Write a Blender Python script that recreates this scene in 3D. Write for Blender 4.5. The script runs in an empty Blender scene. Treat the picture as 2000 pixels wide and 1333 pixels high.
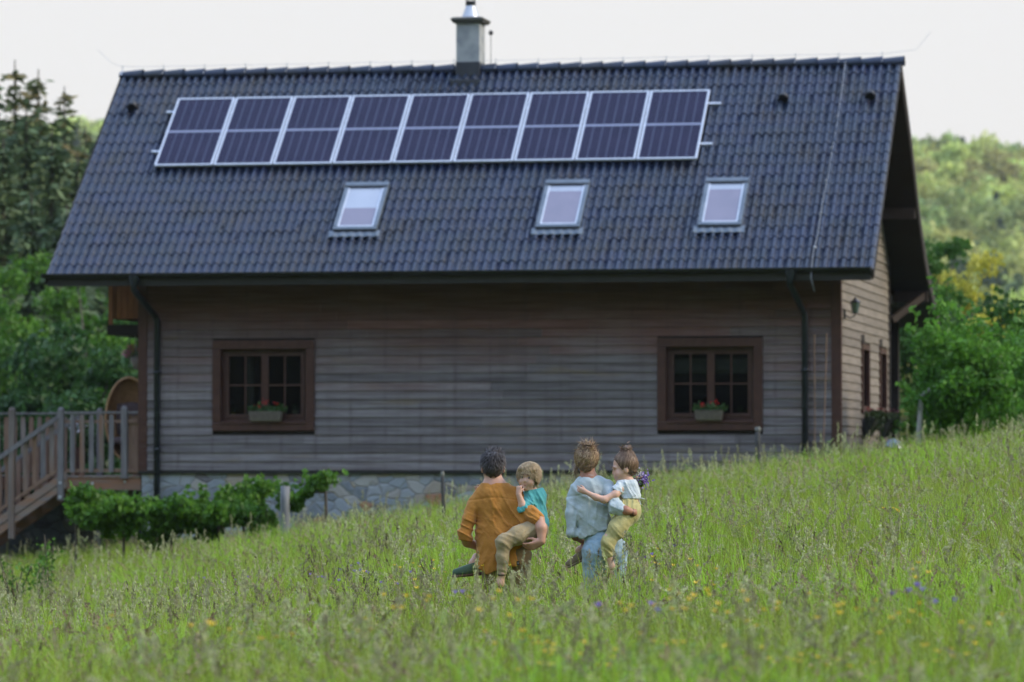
import bpy, math, random
import numpy as np
from mathutils import Vector, Matrix
R = math.radians
rng = np.random.default_rng(7)
random.seed(7)
sc = bpy.context.scene
col = sc.collection

# ------------------------------------------------------------------ camera
EYE = 1.65
cd = bpy.data.cameras.new('camera')
cd.lens = 153.0; cd.sensor_width = 36.0
cd.clip_start = 0.5; cd.clip_end = 6000
cd.dof.use_dof = True; cd.dof.focus_distance = 34.7; cd.dof.aperture_fstop = 3.3
cam = bpy.data.objects.new('camera', cd); col.objects.link(cam)
cam.location = (0, 0, EYE); cam.rotation_euler = (R(90) + 0.028, 0.0, 0)
sc.camera = cam
# ------------------------------------------------------------------ sky
SUN_EL, SUN_AZ = R(36), R(97)           # azimuth measured from +Y towards +X
w = bpy.data.worlds.new('World'); sc.world = w; w.use_nodes = True
nt = w.node_tree; nt.nodes.clear()
out = nt.nodes.new('ShaderNodeOutputWorld'); bg = nt.nodes.new('ShaderNodeBackground')
sky = nt.nodes.new('ShaderNodeTexSky'); sky.sky_type = 'NISHITA'; sky.sun_disc = False
sky.sun_elevation = SUN_EL; sky.sun_rotation = SUN_AZ; sky.dust_density = 3.0; sky.air_density = 1.0
geo = nt.nodes.new('ShaderNodeTexCoord'); sep = nt.nodes.new('ShaderNodeSeparateXYZ')
nt.links.new(geo.outputs['Generated'], sep.inputs[0])
ramp = nt.nodes.new('ShaderNodeValToRGB')   # veiled overcast: bright thin cloud, brighter overhead
ramp.color_ramp.elements[0].position = 0.0; ramp.color_ramp.elements[0].color = (9.85, 9.6, 9.3, 1)
ramp.color_ramp.elements[1].position = 0.75; ramp.color_ramp.elements[1].color = (11.0, 14.8, 22.0, 1)
e_ = ramp.color_ramp.elements.new(0.16); e_.color = (10.1, 9.9, 9.7, 1)
nt.links.new(sep.outputs[2], ramp.inputs[0])
mx = nt.nodes.new('ShaderNodeMix'); mx.data_type = 'RGBA'; mx.inputs['Factor'].default_value = 0.88
nt.links.new(sky.outputs[0], mx.inputs[6]); nt.links.new(ramp.outputs[0], mx.inputs[7])
nt.links.new(mx.outputs[2], bg.inputs[0]); bg.inputs[1].default_value = 0.1
nt.links.new(bg.outputs[0], out.inputs[0])
# ------------------------------------------------------------------ sun (veiled by thin cloud)
sd = bpy.data.lights.new('sun', 'SUN'); sd.energy = 3.1; sd.angle = R(22); sd.color = (1.0, 0.86, 0.64)
sun = bpy.data.objects.new('sun', sd); col.objects.link(sun)
sv = Vector((math.sin(SUN_AZ) * math.cos(SUN_EL), math.cos(SUN_AZ) * math.cos(SUN_EL), math.sin(SUN_EL)))
sun.rotation_euler = (-sv).to_track_quat('-Z', 'Y').to_euler(); sun.location = (30, 20, 40)
sc.view_settings.view_transform = 'Standard'; sc.view_settings.look = 'None'
sc.view_settings.exposure = 0.0; sc.view_settings.gamma = 1.0
sc.render.film_transparent = False
sc.cycles.max_bounces = 6; sc.cycles.diffuse_bounces = 3; sc.cycles.glossy_bounces = 3
sc.cycles.transparent_max_bounces = 12; sc.cycles.transmission_bounces = 4; sc.cycles.volume_bounces = 0
sc.cycles.use_denoising = True

# ------------------------------------------------------------------ helpers
def tag(o, label=None, cat=None, group=None, kind=None):
    if label: o['label'] = label
    if cat: o['category'] = cat
    if group: o['group'] = group
    if kind: o['kind'] = kind
    return o
def empty(name, loc=(0, 0, 0), rz=0.0, parent=None):
    o = bpy.data.objects.new(name, None); o.empty_display_size = 0.1
    col.objects.link(o); o.location = loc; o.rotation_euler = (0, 0, rz)
    if parent: o.parent = parent
    return o
def np_mesh(name, V, F, mat=None, parent=None, smooth=False, link=True):
    V = np.ascontiguousarray(V, dtype=np.float32); F = np.ascontiguousarray(F, dtype=np.int32)
    me = bpy.data.meshes.new(name); k = F.shape[1]
    me.vertices.add(len(V)); me.vertices.foreach_set('co', V.ravel())
    me.loops.add(F.size); me.loops.foreach_set('vertex_index', F.ravel())
    me.polygons.add(len(F)); me.polygons.foreach_set('loop_start', np.arange(0, F.size, k, dtype=np.int32))
    me.polygons.foreach_set('use_smooth', np.full(len(F), smooth, dtype=bool))
    me.update(calc_edges=True)
    for m in (mat if isinstance(mat, (list, tuple)) else [mat]):
        if m: me.materials.append(m)
    o = bpy.data.objects.new(name, me)
    if link: col.objects.link(o)
    if parent: o.parent = parent
    return o
class MB:
    def __init__(s): s.v = []; s.f = []; s.mi = []
    def add(s, vs, fs, mi=0):
        b = len(s.v); s.v += [tuple(map(float, q)) for q in vs]; s.f += [tuple(b + i for i in f) for f in fs]; s.mi += [mi] * len(fs); return s
    def box(s, a0, a1, b0, b1, c0, c1, mi=0, M=None, shear=None):
        vs = [Vector((x, y, z)) for x in (a0, a1) for y in (b0, b1) for z in (c0, c1)]
        if M is not None: vs = [M @ q for q in vs]
        return s.add(vs, [(0, 1, 3, 2), (4, 6, 7, 5), (0, 4, 5, 1), (2, 3, 7, 6), (0, 2, 6, 4), (1, 5, 7, 3)], mi)
    def bar(s, p, q, w_, h_, up=(0, 0, 1), mi=0):
        p = Vector(p); q = Vector(q); d = (q - p); L = d.length; d.normalize()
        up = Vector(up); sx = d.cross(up)
        if sx.length < 1e-4: sx = d.cross(Vector((0, 1, 0)))
        sx.normalize(); uz = sx.cross(d).normalized()
        vs = [p + d * t * L + sx * a * w_ / 2 + uz * b * h_ / 2 for t in (0, 1) for a in (-1, 1) for b in (-1, 1)]
        return s.add(vs, [(0, 1, 3, 2), (4, 6, 7, 5), (0, 4, 5, 1), (2, 3, 7, 6), (0, 2, 6, 4), (1, 5, 7, 3)], mi)
    def tube(s, pts, rad, n=8, mi=0, cap=True):
        pts = [Vector(p) for p in pts]; m = len(pts)
        rs = rad if isinstance(rad, (list, tuple)) else [rad] * m
        vs = []; pu = None
        for i, p in enumerate(pts):
            d = (pts[min(i + 1, m - 1)] - pts[max(i - 1, 0)]).normalized()
            if pu is None:
                pu = d.orthogonal().normalized()
            else:
                pu = (pu - d * pu.dot(d)); pu = pu.normalized() if pu.length > 1e-5 else d.orthogonal().normalized()
            b = d.cross(pu)
            vs += [p + (pu * math.cos(2 * math.pi * k / n) + b * math.sin(2 * math.pi * k / n)) * rs[i] for k in range(n)]
        fs = [(i * n + k, i * n + (k + 1) % n, (i + 1) * n + (k + 1) % n, (i + 1) * n + k) for i in range(m - 1) for k in range(n)]
        if cap: fs += [tuple(range(n))[::-1], tuple((m - 1) * n + k for k in range(n))]
        return s.add(vs, fs, mi)
    def lathe(s, prof, c=(0, 0, 0), n=16, mi=0, sq=1.0):
        vs = [(c[0] + r * math.cos(2 * math.pi * k / n), c[1] + sq * r * math.sin(2 * math.pi * k / n), c[2] + z) for r, z in prof for k in range(n)]
        m = len(prof)
        fs = [(i * n + k, i * n + (k + 1) % n, (i + 1) * n + (k + 1) % n, (i + 1) * n + k) for i in range(m - 1) for k in range(n)]
        return s.add(vs, fs, mi)
    def build(s, name, mat=None, parent=None, smooth=False, bevel=0, loc=None, link=True):
        me = bpy.data.meshes.new(name); me.from_pydata(s.v, [], s.f)
        for m in (mat if isinstance(mat, (list, tuple)) else [mat]):
            if m: me.materials.append(m)
        if any(s.mi): me.polygons.foreach_set('material_index', s.mi)
        if smooth: me.polygons.foreach_set('use_smooth', [True] * len(s.f))
        me.update()
        o = bpy.data.objects.new(name, me)
        if link: col.objects.link(o)
        if parent: o.parent = parent
        if loc: o.location = loc
        if bevel:
            b = o.modifiers.new('bevel', 'BEVEL'); b.width = bevel; b.segments = 2; b.limit_method = 'ANGLE'
        return o
def pieces(mb, name, mat, parent, **kw):
    """every loose piece collected in mb becomes an object of its own"""
    n = len(mb.v); p = list(range(n))
    def find(i):
        while p[i] != i: p[i] = p[p[i]]; i = p[i]
        return i
    for f in mb.f:
        for q in f[1:]: p[find(q)] = find(f[0])
    g = {}
    for k, f in enumerate(mb.f): g.setdefault(find(f[0]), []).append(k)
    out = []
    for ks in g.values():
        m = MB(); ids = sorted({q for k in ks for q in mb.f[k]}); mp = {q: i for i, q in enumerate(ids)}
        m.v = [mb.v[q] for q in ids]; m.f = [tuple(mp[q] for q in mb.f[k]) for k in ks]; m.mi = [mb.mi[k] for k in ks]; out.append(m.build(name, mat, parent, **kw))
    return out
def lnk(nt, a, b): nt.links.new(a, b)
def mixc(nt, fac, a, b, mode='MIX'):
    m = nt.nodes.new('ShaderNodeMix'); m.data_type = 'RGBA'; m.blend_type = mode
    for s_, v in ((m.inputs['Factor'], fac), (m.inputs[6], a), (m.inputs[7], b)):
        if hasattr(v, 'is_linked'): nt.links.new(v, s_)
        elif isinstance(v, (int, float)): s_.default_value = v
        else: s_.default_value = (*v, 1)
    return m.outputs[2]
def mth(nt, op, a, b=None, c=None, clamp=False):
    m = nt.nodes.new('ShaderNodeMath'); m.operation = op; m.use_clamp = clamp
    for i, v in enumerate((a, b, c)):
        if v is None: continue
        if hasattr(v, 'is_linked'): nt.links.new(v, m.inputs[i])
        else: m.inputs[i].default_value = v
    return m.outputs[0]
def rmp(nt, x, lo, hi, a=0.0, b=1.0):
    m = nt.nodes.new('ShaderNodeMapRange'); nt.links.new(x, m.inputs[0])
    for i, v in enumerate((lo, hi, a, b)): m.inputs[i + 1].default_value = v
    return m.outputs[0]
def coords(nt, stretch=(1, 1, 1), kind='Object'):
    t = nt.nodes.new('ShaderNodeTexCoord'); m = nt.nodes.new('ShaderNodeMapping'); m.inputs['Scale'].default_value = stretch
    nt.links.new(t.outputs[kind], m.inputs[0]); return m.outputs[0]
def noise(nt, v, scale, detail=4, rough=0.55):
    n = nt.nodes.new('ShaderNodeTexNoise'); n.inputs['Scale'].default_value = scale
    n.inputs['Detail'].default_value = detail; n.inputs['Roughness'].default_value = rough
    nt.links.new(v, n.inputs['Vector']); return n.outputs[0]
def newmat(name):
    m = bpy.data.materials.new(name); m.use_nodes = True; nt = m.node_tree
    return m, nt, nt.nodes['Principled BSDF']
def pm(name, c1, c2=None, scale=6, rough=0.8, bump=0.0, bscale=None, metal=0.0, island=0.0, stretch=(1, 1, 1), spec=0.5,
       detail=5, lo=0.35, hi=0.65, c3=None, s3=1.0, sub=0.0, sheen=0.0, bdist=0.01, inst=0.0):
    m, nt, b = newmat(name)
    b.inputs['Roughness'].default_value = rough; b.inputs['Metallic'].default_value = metal
    b.inputs['Specular IOR Level'].default_value = spec
    if sheen: b.inputs['Sheen Weight'].default_value = sheen
    if sub: b.inputs['Subsurface Weight'].default_value = sub; b.inputs['Subsurface Radius'].default_value = (0.02, 0.008, 0.004); b.inputs['Subsurface Scale'].default_value = 1.0
    v = coords(nt, stretch); c = None
    if c2 is not None:
        c = mixc(nt, rmp(nt, noise(nt, v, scale, detail), lo, hi), c1, c2)
    if c3 is not None:
        c = mixc(nt, rmp(nt, noise(nt, v, s3, 3), 0.45, 0.7), c, c3)
    if island or inst:
        if inst:
            g = nt.nodes.new('ShaderNodeObjectInfo'); rr = g.outputs['Random']; amt = inst
        else:
            g = nt.nodes.new('ShaderNodeNewGeometry'); rr = g.outputs['Random Per Island']; amt = island
        h = nt.nodes.new('ShaderNodeHueSaturation')
        lnk(nt, rmp(nt, rr, 0, 1, 1 - amt, 1 + amt), h.inputs['Value'])
        if c is None: h.inputs['Color'].default_value = (*c1, 1)
        else: lnk(nt, c, h.inputs['Color'])
        c = h.outputs[0]
    if c is None: b.inputs['Base Color'].default_value = (*c1, 1)
    else: lnk(nt, c, b.inputs['Base Color'])
    if bump:
        bp = nt.nodes.new('ShaderNodeBump'); bp.inputs['Strength'].default_value = bump; bp.inputs['Distance'].default_value = bdist
        lnk(nt, noise(nt, v, bscale or scale, 6), bp.inputs['Height']); lnk(nt, bp.outputs[0], b.inputs['Normal'])
    return m
def leafmat(name, c1, c2, transl=0.35, scale=1.2, var=0.35, rough=0.5, hue=0.02, c3=None, inst=False, spec=0.35):
    """two-sided foliage: diffuse + translucent, colour varies by clump and by leaf"""
    m, nt, b = newmat(name)
    b.inputs['Roughness'].default_value = rough; b.inputs['Specular IOR Level'].default_value = spec
    v = coords(nt)
    c = mixc(nt, rmp(nt, noise(nt, v, scale, 3), 0.38, 0.62), c1, c2)
    g = nt.nodes.new('ShaderNodeNewGeometry')
    if c3 is not None: c = mixc(nt, rmp(nt, g.outputs['Random Per Island'], 0.78, 0.9), c, c3)
    h = nt.nodes.new('ShaderNodeHueSaturation'); lnk(nt, c, h.inputs['Color'])
    lnk(nt, rmp(nt, g.outputs['Random Per Island'], 0, 1, 1 - var, 1 + var), h.inputs['Value'])
    if inst:
        oi = nt.nodes.new('ShaderNodeObjectInfo')
        lnk(nt, rmp(nt, oi.outputs['Random'], 0, 1, 0.5 - hue, 0.5 + hue), h.inputs['Hue'])
        h2 = nt.nodes.new('ShaderNodeHueSaturation'); lnk(nt, h.outputs[0], h2.inputs['Color'])
        lnk(nt, rmp(nt, oi.outputs['Random'], 0, 1, 0.62, 1.38), h2.inputs['Value']); cc = h2.outputs[0]
    else: cc = h.outputs[0]
    lnk(nt, cc, b.inputs['Base Color'])
    tr = nt.nodes.new('ShaderNodeBsdfTranslucent'); lnk(nt, cc, tr.inputs[0])
    ms = nt.nodes.new('ShaderNodeMixShader'); ms.inputs[0].default_value = transl
    lnk(nt, b.outputs[0], ms.inputs[1]); lnk(nt, tr.outputs[0], ms.inputs[2])
    lnk(nt, ms.outputs[0], nt.nodes['Material Output'].inputs[0])
    return m
def smooth01(t): t = np.clip(t, 0, 1); return t * t * (3 - 2 * t)
def fbm(x, y, s=1.0, seed=0):
    r = np.zeros_like(x, dtype=float); a = 1.0
    for k in range(4):
        f = s * 2 ** k; p = seed * 1.7 + k * 2.3
        r += a * (np.sin(x * f * 1.1 + y * f * 0.7 + p + 1.3 * np.sin(y * f * 0.9 + p)) * np.cos(y * f * 1.2 - x * f * 0.4 + 2 * p)); a *= 0.5
    return r / 1.9

# ------------------------------------------------------------------ terrain height
_Y = [0, 22, 29, 34.7, 40, 46, 52, 58, 66, 72, 80, 100, 160]
_C = [.24, .20, .10, .04, .12, .27, .44, .56, .56, .58, .60, .55, .6]
_B = [.03, .035, .06, .09, .11, .115, .115, .117, .122, .128, .12, .08, .0]
YAW = 0.191
HX, HY = -7.863, 73.328
CY, SY = math.cos(YAW), math.sin(YAW)
def ground(x, y):
    x = np.asarray(x, dtype=float); y = np.asarray(y, dtype=float)
    c = np.interp(y, _Y, _C); b = np.interp(y, _Y, _B)
    g = c + b * np.clip(x, -14, 14)
    g += np.clip(x, -14, 0) * np.interp(y, [26, 36, 46, 60, 72], [0, .035, .10, .07, .0])
    g += 0.03 * fbm(x, y, 0.5) + 0.02 * np.sin(x * 1.3 + y * 0.4)
    # the valley floor falls away a little on the left behind the terrace
    g -= 1.6 * smooth01((-x - 8) / 12) * smooth01((y - 60) / 25)
    return g
def hloc(x, y):
    dx, dy = x - HX, y - HY
    return dx * CY - dy * SY, dx * SY + dy * CY   # (u along the eave, d depth)
def hworld(u, d, z): return (HX + u * CY + d * SY, HY - u * SY + d * CY, z)
# ------------------------------------------------------------------ ground, hills
def make_ground():
    xs = np.concatenate([np.linspace(-220, -24, 20), np.linspace(-22, 22, 90), np.linspace(24, 220, 20)])
    ys = np.concatenate([np.linspace(-120, 10, 14), np.linspace(12, 100, 150), np.linspace(104, 300, 30)])
    X, Y = np.meshgrid(xs, ys)
    r = np.hypot(X, Y - 40)
    # valley sides rise all round the house
    ang = np.arctan2(X, Y)
    Z = ground(X, Y)
    V = np.stack([X, Y, Z], -1).reshape(-1, 3); n = len(xs); m = len(ys)
    i = np.arange(m - 1)[:, None] * n + np.arange(n - 1)[None]
    F = np.stack([i, i + 1, i + n + 1, i + n], -1).reshape(-1, 4)
    g = np_mesh('ground', V, F, pm('meadow_soil', (.045, .07, .02), (.08, .10, .035), scale=0.7, rough=1, c3=(.09, .085, .045), s3=3, bump=.6, bscale=25), smooth=True)
    tag(g, 'sloping meadow ground under the tall grass', kind='structure')
make_ground()
def hill_z(th, r):
    # ring of hills round the valley; th is the azimuth from +Y towards +X
    H = 67 + 2.5 * np.sin(th * 31 - 1.6) - 110 * th * np.exp(-(th / .2) ** 2) * (th < 0) + 1.5 * np.sin(th * 83)
    H = H + 6 * np.cos(th * 40) * np.exp(-(th / .1) ** 2) * 0
    back = smooth01((np.abs(th) - 0.5) / 0.6)
    H = H * (1 - back) + back * (340 + 30 * np.sin(th * 5))
    t = np.clip((r - 300) / 900, 0, 1.4)
    return -1.0 + (H + 1.0) * (1 - np.cos(np.pi * np.clip(t, 0, 1))) / 2 + 6 * np.sin(th * 70 + r * .013) * np.clip(t, 0, .9) * (1 - np.clip(t, 0, .9))
def make_hills():
    th = np.concatenate([np.linspace(-math.pi, -.35, 60), np.linspace(-.33, .33, 130), np.linspace(.35, math.pi, 60)])
    rs = np.linspace(290, 1500, 46)
    T, RR = np.meshgrid(th, rs); Z = hill_z(T, RR)
    V = np.stack([RR * np.sin(T), RR * np.cos(T), Z], -1).reshape(-1, 3); n = len(th); m = len(rs)
    i = np.arange(m - 1)[:, None] * n + np.arange(n - 1)[None]
    F = np.stack([i, i + 1, i + n + 1, i + n], -1).reshape(-1, 4)
    h = np_mesh('hill', V, F, pm('hill_ground', (.09, .12, .04), (.13, .16, .05), scale=.02, rough=1), smooth=True)
    tag(h, 'wooded hills round the valley', kind='structure')
make_hills()
# ------------------------------------------------------------------ scattering of shared source meshes on points
def scatter(name, pts, idx, rot, scl, srcs, label, cat, kind='stuff', parent=None):
    c = bpy.data.collections.new(name + '_sources')
    for i, s in enumerate(srcs): s.name = '%s_source_%02d' % (name, i); c.objects.link(s)
    me = bpy.data.meshes.new(name); me.vertices.add(len(pts)); me.vertices.foreach_set('co', np.asarray(pts, np.float32).ravel())
    a = me.attributes.new('pick', 'INT', 'POINT'); a.data.foreach_set('value', np.asarray(idx, np.int32))
    a = me.attributes.new('turn', 'FLOAT_VECTOR', 'POINT'); a.data.foreach_set('vector', np.asarray(rot, np.float32).ravel())
    a = me.attributes.new('size', 'FLOAT_VECTOR', 'POINT'); a.data.foreach_set('vector', np.asarray(scl, np.float32).ravel())
    o = bpy.data.objects.new(name, me); col.objects.link(o)
    g = bpy.data.node_groups.new(name + '_nodes', 'GeometryNodeTree')
    g.interface.new_socket('Geometry', in_out='INPUT', socket_type='NodeSocketGeometry')
    g.interface.new_socket('Geometry', in_out='OUTPUT', socket_type='NodeSocketGeometry')
    gi = g.nodes.new('NodeGroupInput'); go = g.nodes.new('NodeGroupOutput')
    ci = g.nodes.new('GeometryNodeCollectionInfo'); ci.inputs['Collection'].default_value = c
    ci.inputs['Separate Children'].default_value = True; ci.inputs['Reset Children'].default_value = True
    ip = g.nodes.new('GeometryNodeInstanceOnPoints'); ip.inputs['Pick Instance'].default_value = True
    def na(nm, t):
        q = g.nodes.new('GeometryNodeInputNamedAttribute'); q.data_type = t; q.inputs['Name'].default_value = nm
        return [s for s in q.outputs if s.enabled and s.name == 'Attribute'][0]
    er = g.nodes.new('FunctionNodeEulerToRotation')
    g.links.new(gi.outputs[0], ip.inputs['Points']); g.links.new(ci.outputs[0], ip.inputs['Instance'])
    g.links.new(na('pick', 'INT'), ip.inputs['Instance Index'])
    g.links.new(na('turn', 'FLOAT_VECTOR'), er.inputs[0]); g.links.new(er.outputs[0], ip.inputs['Rotation'])
    g.links.new(na('size', 'FLOAT_VECTOR'), ip.inputs['Scale'])
    g.links.new(ip.outputs[0], go.inputs[0])
    md = o.modifiers.new('scatter', 'NODES'); md.node_group = g
    tag(o, label, cat, None, kind)
    if parent: o.parent = parent
    return o
# ------------------------------------------------------------------ house
EZ = 4.761; RW, RH = 4.56, 3.764; EZR = EZ + .03; RS = math.hypot(RW, RH); RL = 14.013
WU0, WU1, WD0, WD1, WB = 1.40, 13.33, 0.90, 8.55, 1.50
house = tag(empty('house', (HX, HY, 0), -YAW), 'large brown weathered timber house with a dark tiled roof behind the meadow', 'house')
M_tile = pm('roof_tile', (.006, .014, .040), (.010, .021, .054), scale=3, rough=.30, spec=.5, bump=.2, bscale=60, c3=(.014, .015, .022), s3=1.3)
M_trimb = pm('brown_trim', (.050, .015, .010), (.068, .024, .015), scale=8, rough=.55, stretch=(1, 1, 1), bump=.2)
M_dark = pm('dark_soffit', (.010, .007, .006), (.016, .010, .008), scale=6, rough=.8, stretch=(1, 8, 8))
M_black = pm('black_gutter', (.012, .013, .016), (.02, .02, .024), scale=4, rough=.4)
M_lead = pm('grey_flashing', (.11, .14, .18), (.15, .18, .22), scale=5, rough=.45, metal=.3)
M_alu = pm('pale_aluminium', (.50, .54, .62), (.58, .61, .68), scale=5, rough=.4, metal=.35)
def plankmat():
    m, nt, b = newmat('weathered_cladding')
    v = coords(nt, (1, 1, 1)); vs = coords(nt, (.35, .35, 9)); g = nt.nodes.new('ShaderNodeNewGeometry')
    sp = nt.nodes.new('ShaderNodeSeparateXYZ'); lnk(nt, v, sp.inputs[0])
    grey = mixc(nt, rmp(nt, noise(nt, vs, 2.5, 6, .7), .32, .68), (.110, .090, .098), (.255, .240, .252))
    grey = mixc(nt, rmp(nt, noise(nt, coords(nt, (.6, .6, 5)), 1.3, 4), .56, .7), grey, (.20, .165, .14))
    brown = mixc(nt, rmp(nt, noise(nt, vs, 3, 5), .35, .65), (.105, .052, .044), (.155, .086, .078))
    # brown stain is still sound high on the wall; it has worn off to silver lower down
    hz = mth(nt, 'ADD', sp.outputs[2], mth(nt, 'MULTIPLY', mth(nt, 'SUBTRACT', noise(nt, coords(nt, (.5, .5, 1.2)), 1.1, 4), .5), 1.9))
    hz = mth(nt, 'ADD', hz, mth(nt, 'MULTIPLY', mth(nt, 'SUBTRACT', g.outputs['Random Per Island'], .5), .8))
    c = mixc(nt, rmp(nt, hz, 2.9, 4.2), grey, brown)
    c = mixc(nt, mth(nt, 'MULTIPLY', rmp(nt, noise(nt, coords(nt, (3, 3, .25)), 1.6, 5), .5, .7), .25), c, (.085, .06, .066))
    # rust-dark stains run down from the nail rows every 0.6 m
    nl = mth(nt, 'ABSOLUTE', mth(nt, 'SUBTRACT', mth(nt, 'FRACT', mth(nt, 'DIVIDE', mth(nt, 'ADD', sp.outputs[0], mth(nt, 'MULTIPLY', noise(nt, coords(nt, (0, 0, 1.5)), 2, 2), .06)), .6)), .5))
    c = mixc(nt, mth(nt, 'MULTIPLY', rmp(nt, nl, .08, .0), rmp(nt, noise(nt, coords(nt, (2, 2, 2)), 2.2, 4),   .40, .62, .0, .42)), c, (.075, .05, .055))
    h = nt.nodes.new('ShaderNodeHueSaturation'); lnk(nt, c, h.inputs['Color'])
    lnk(nt, rmp(nt, g.outputs['Random Per Island'], 0, 1, .72, 1.25), h.inputs['Value'])
    lnk(nt, h.outputs[0], b.inputs['Base Color']); b.inputs['Roughness'].default_value = .75; b.inputs['Specular IOR Level'].default_value = .3
    bp = nt.nodes.new('ShaderNodeBump'); bp.inputs['Strength'].default_value = .5; bp.inputs['Distance'].default_value = .006
    lnk(nt, noise(nt, coords(nt, (1, 1, 25)), 6, 5), bp.inputs['Height']); lnk(nt, bp.outputs[0], b.inputs['Normal'])
    return m
M_plank = plankmat()
M_gable = pm('gable_cladding', (.16, .135, .112), (.235, .20, .168), scale=3, rough=.75, island=.18, stretch=(.4, .4, 9), bump=.3)
def stonemat(name, tint=1.0):
    m, nt, b = newmat(name)
    v = coords(nt, (1, 1, 1.5)); n = nt.nodes.new('ShaderNodeTexNoise'); n.inputs['Scale'].default_value = 2.0; lnk(nt, v, n.inputs['Vector'])
    vm = nt.nodes.new('ShaderNodeVectorMath'); vm.operation = 'MULTIPLY_ADD'; lnk(nt, n.outputs[1], vm.inputs[0]); vm.inputs[1].default_value = (.30, .30, .30); lnk(nt, v, vm.inputs[2])
    def vor(f):
        q = nt.nodes.new('ShaderNodeTexVoronoi'); q.feature = f; q.inputs['Scale'].default_value = 3.6; lnk(nt, vm.outputs[0], q.inputs['Vector']); return q
    a = vor('F1'); e = vor('DISTANCE_TO_EDGE')
    wn = nt.nodes.new('ShaderNodeSeparateColor'); lnk(nt, a.outputs['Color'], wn.inputs[0])
    cr = nt.nodes.new('ShaderNodeValToRGB'); lnk(nt, wn.outputs[0], cr.inputs[0]); r_ = cr.color_ramp; r_.interpolation = 'CONSTANT'
    cols = [(0, (.20, .23, .27)), (.16, (.26, .28, .31)), (.32, (.30, .28, .26)), (.45, (.15, .17, .20)), (.55, (.24, .27, .31)), (.7, (.33, .32, .31)), (.80, (.12, .11, .13)), (.86, (.30, .25, .20)), (.93, (.34, .15, .07)), (.955, (.22, .25, .30))]
    r_.elements[0].position = 0; r_.elements[0].color = (*cols[0][1], 1); r_.elements[1].position = cols[1][0]; r_.elements[1].color = (*cols[1][1], 1)
    for p, c in cols[2:]:
        el = r_.elements.new(p); el.color = (*c, 1)
    c = mixc(nt, rmp(nt, noise(nt, v, 9, 6), .3, .7, .0, .2), cr.outputs[0], (.38, .40, .42))
    edge = rmp(nt, e.outputs['Distance'], .005, .035)
    c = mixc(nt, edge, (.19, .185, .17), c)
    h = nt.nodes.new('ShaderNodeHueSaturation'); h.inputs['Value'].default_value = tint; lnk(nt, c, h.inputs['Color'])
    lnk(nt, h.outputs[0], b.inputs['Base Color']); b.inputs['Roughness'].default_value = .8
    bp = nt.nodes.new('ShaderNodeBump'); bp.inputs['Strength'].default_value = .7; bp.inputs['Distance'].default_value = .02
    lnk(nt, mth(nt, 'ADD', rmp(nt, e.outputs['Distance'], 0, .12), mth(nt, 'MULTIPLY', noise(nt, v, 14, 5), .4)), bp.inputs['Height']); lnk(nt, bp.outputs[0], b.inputs['Normal'])
    return m
M_stone = stonemat('fieldstone_facing', 1.2); M_stone_shaded = stonemat('shaded_terrace_stone', .4)  # terrace copy of the stone is darkened: deck shade put into its colour
def roofz(d):           # underside reference line of the roof skin, both slopes
    return EZ + np.interp(d, [0, 4.56, 6.3, 7.7, 9.1, 10.3, 11.4], [.03, 3.794, 2.56, 1.38, .52, .02, -.37])
# windows in the front wall: (u0,u1,z0,z1)
WINS = [(2.676, 4.449, EZ - 2.571, EZ - 1.042), (10.298, 12.058, EZ - 2.571, EZ - 1.042)]
# --- cladding: single lapped boards
def boards(name, mat, along, a0, a1, fixed, sign, z0, ztop, openings, h=.1485, zfun=None):
    mb = MB(); k = 0; z = z0
    while z < ztop:
        zt = min(z + h, ztop); zc = (z + zt) / 2
        segs = [(a0, a1)]
        if zfun is not None:
            segs = zfun(zc, zt)
        for (o0, o1, p0, p1) in openings:
            if p0 - .02 < zc < p1 + .02:
                ns = []
                for s0, s1 in segs:
                    if o1 <= s0 or o0 >= s1: ns.append((s0, s1)); continue
                    if s0 < o0: ns.append((s0, o0))
                    if s1 > o1: ns.append((o1, s1))
                segs = ns
        for s0, s1 in segs:
            cuts = [s0]; 
            while cuts[-1] + 4.4 < s1: cuts.append(cuts[-1] + random.uniform(2.8, 4.3))
            cuts.append(s1)
            for c0, c1 in zip(cuts[:-1], cuts[1:]):
                if c1 - c0 < .02: continue
                j = random.uniform(-.0015, .0015); t0, t1 = .026 + j, .008 + j
                pr = [(0, z + .006), (t0, z + .006), (t0, z + .02), (t1, zt + .004), (0, zt + .004)]
                vs = []
                for c in (c0 + .0015, c1 - .0015):
                    for t, zz in pr:
                        vs.append((c, fixed - sign * t, zz) if along == 'u' else (fixed + sign * t, c, zz))
                mb.add(vs, [(0, 1, 6, 5), (1, 2, 7, 6), (2, 3, 8, 7), (3, 4, 9, 8), (0, 4, 3, 2, 1), (5, 6, 7, 8, 9)])
        z = zt; k += 1
    return mb.build(name, mat, house)
# front wall: sheathing with openings, then boards
def holed_wall(mb, a0, a1, z0, z1, holes, place):
    zs = sorted({z0, z1, *[h[2] for h in holes], *[h[3] for h in holes]}); us = sorted({a0, a1, *[h[0] for h in holes], *[h[1] for h in holes]})
    for i in range(len(us) - 1):
        for j in range(len(zs) - 1):
            uc, zc = (us[i] + us[i + 1]) / 2, (zs[j] + zs[j + 1]) / 2
            if any(h[0] < uc < h[1] and h[2] < zc < h[3] for h in holes): continue
            place(us[i], us[i + 1], zs[j], zs[j + 1])
GW = [(3.95, 5.12, EZ - 2.25, EZ - 1.04), (6.84, 7.95, EZ - 2.25, EZ - 1.04)]
mb = MB(); WT = EZ + .60
holed_wall(mb, WU0 + .003, WU1 - .003, WB, WT, [(a + .02, b - .02, c + .02, e - .02) for a, b, c, e in WINS], lambda a, b, c, e: mb.box(a, b, WD0 + .003, WD0 + .2, c, e))
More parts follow.
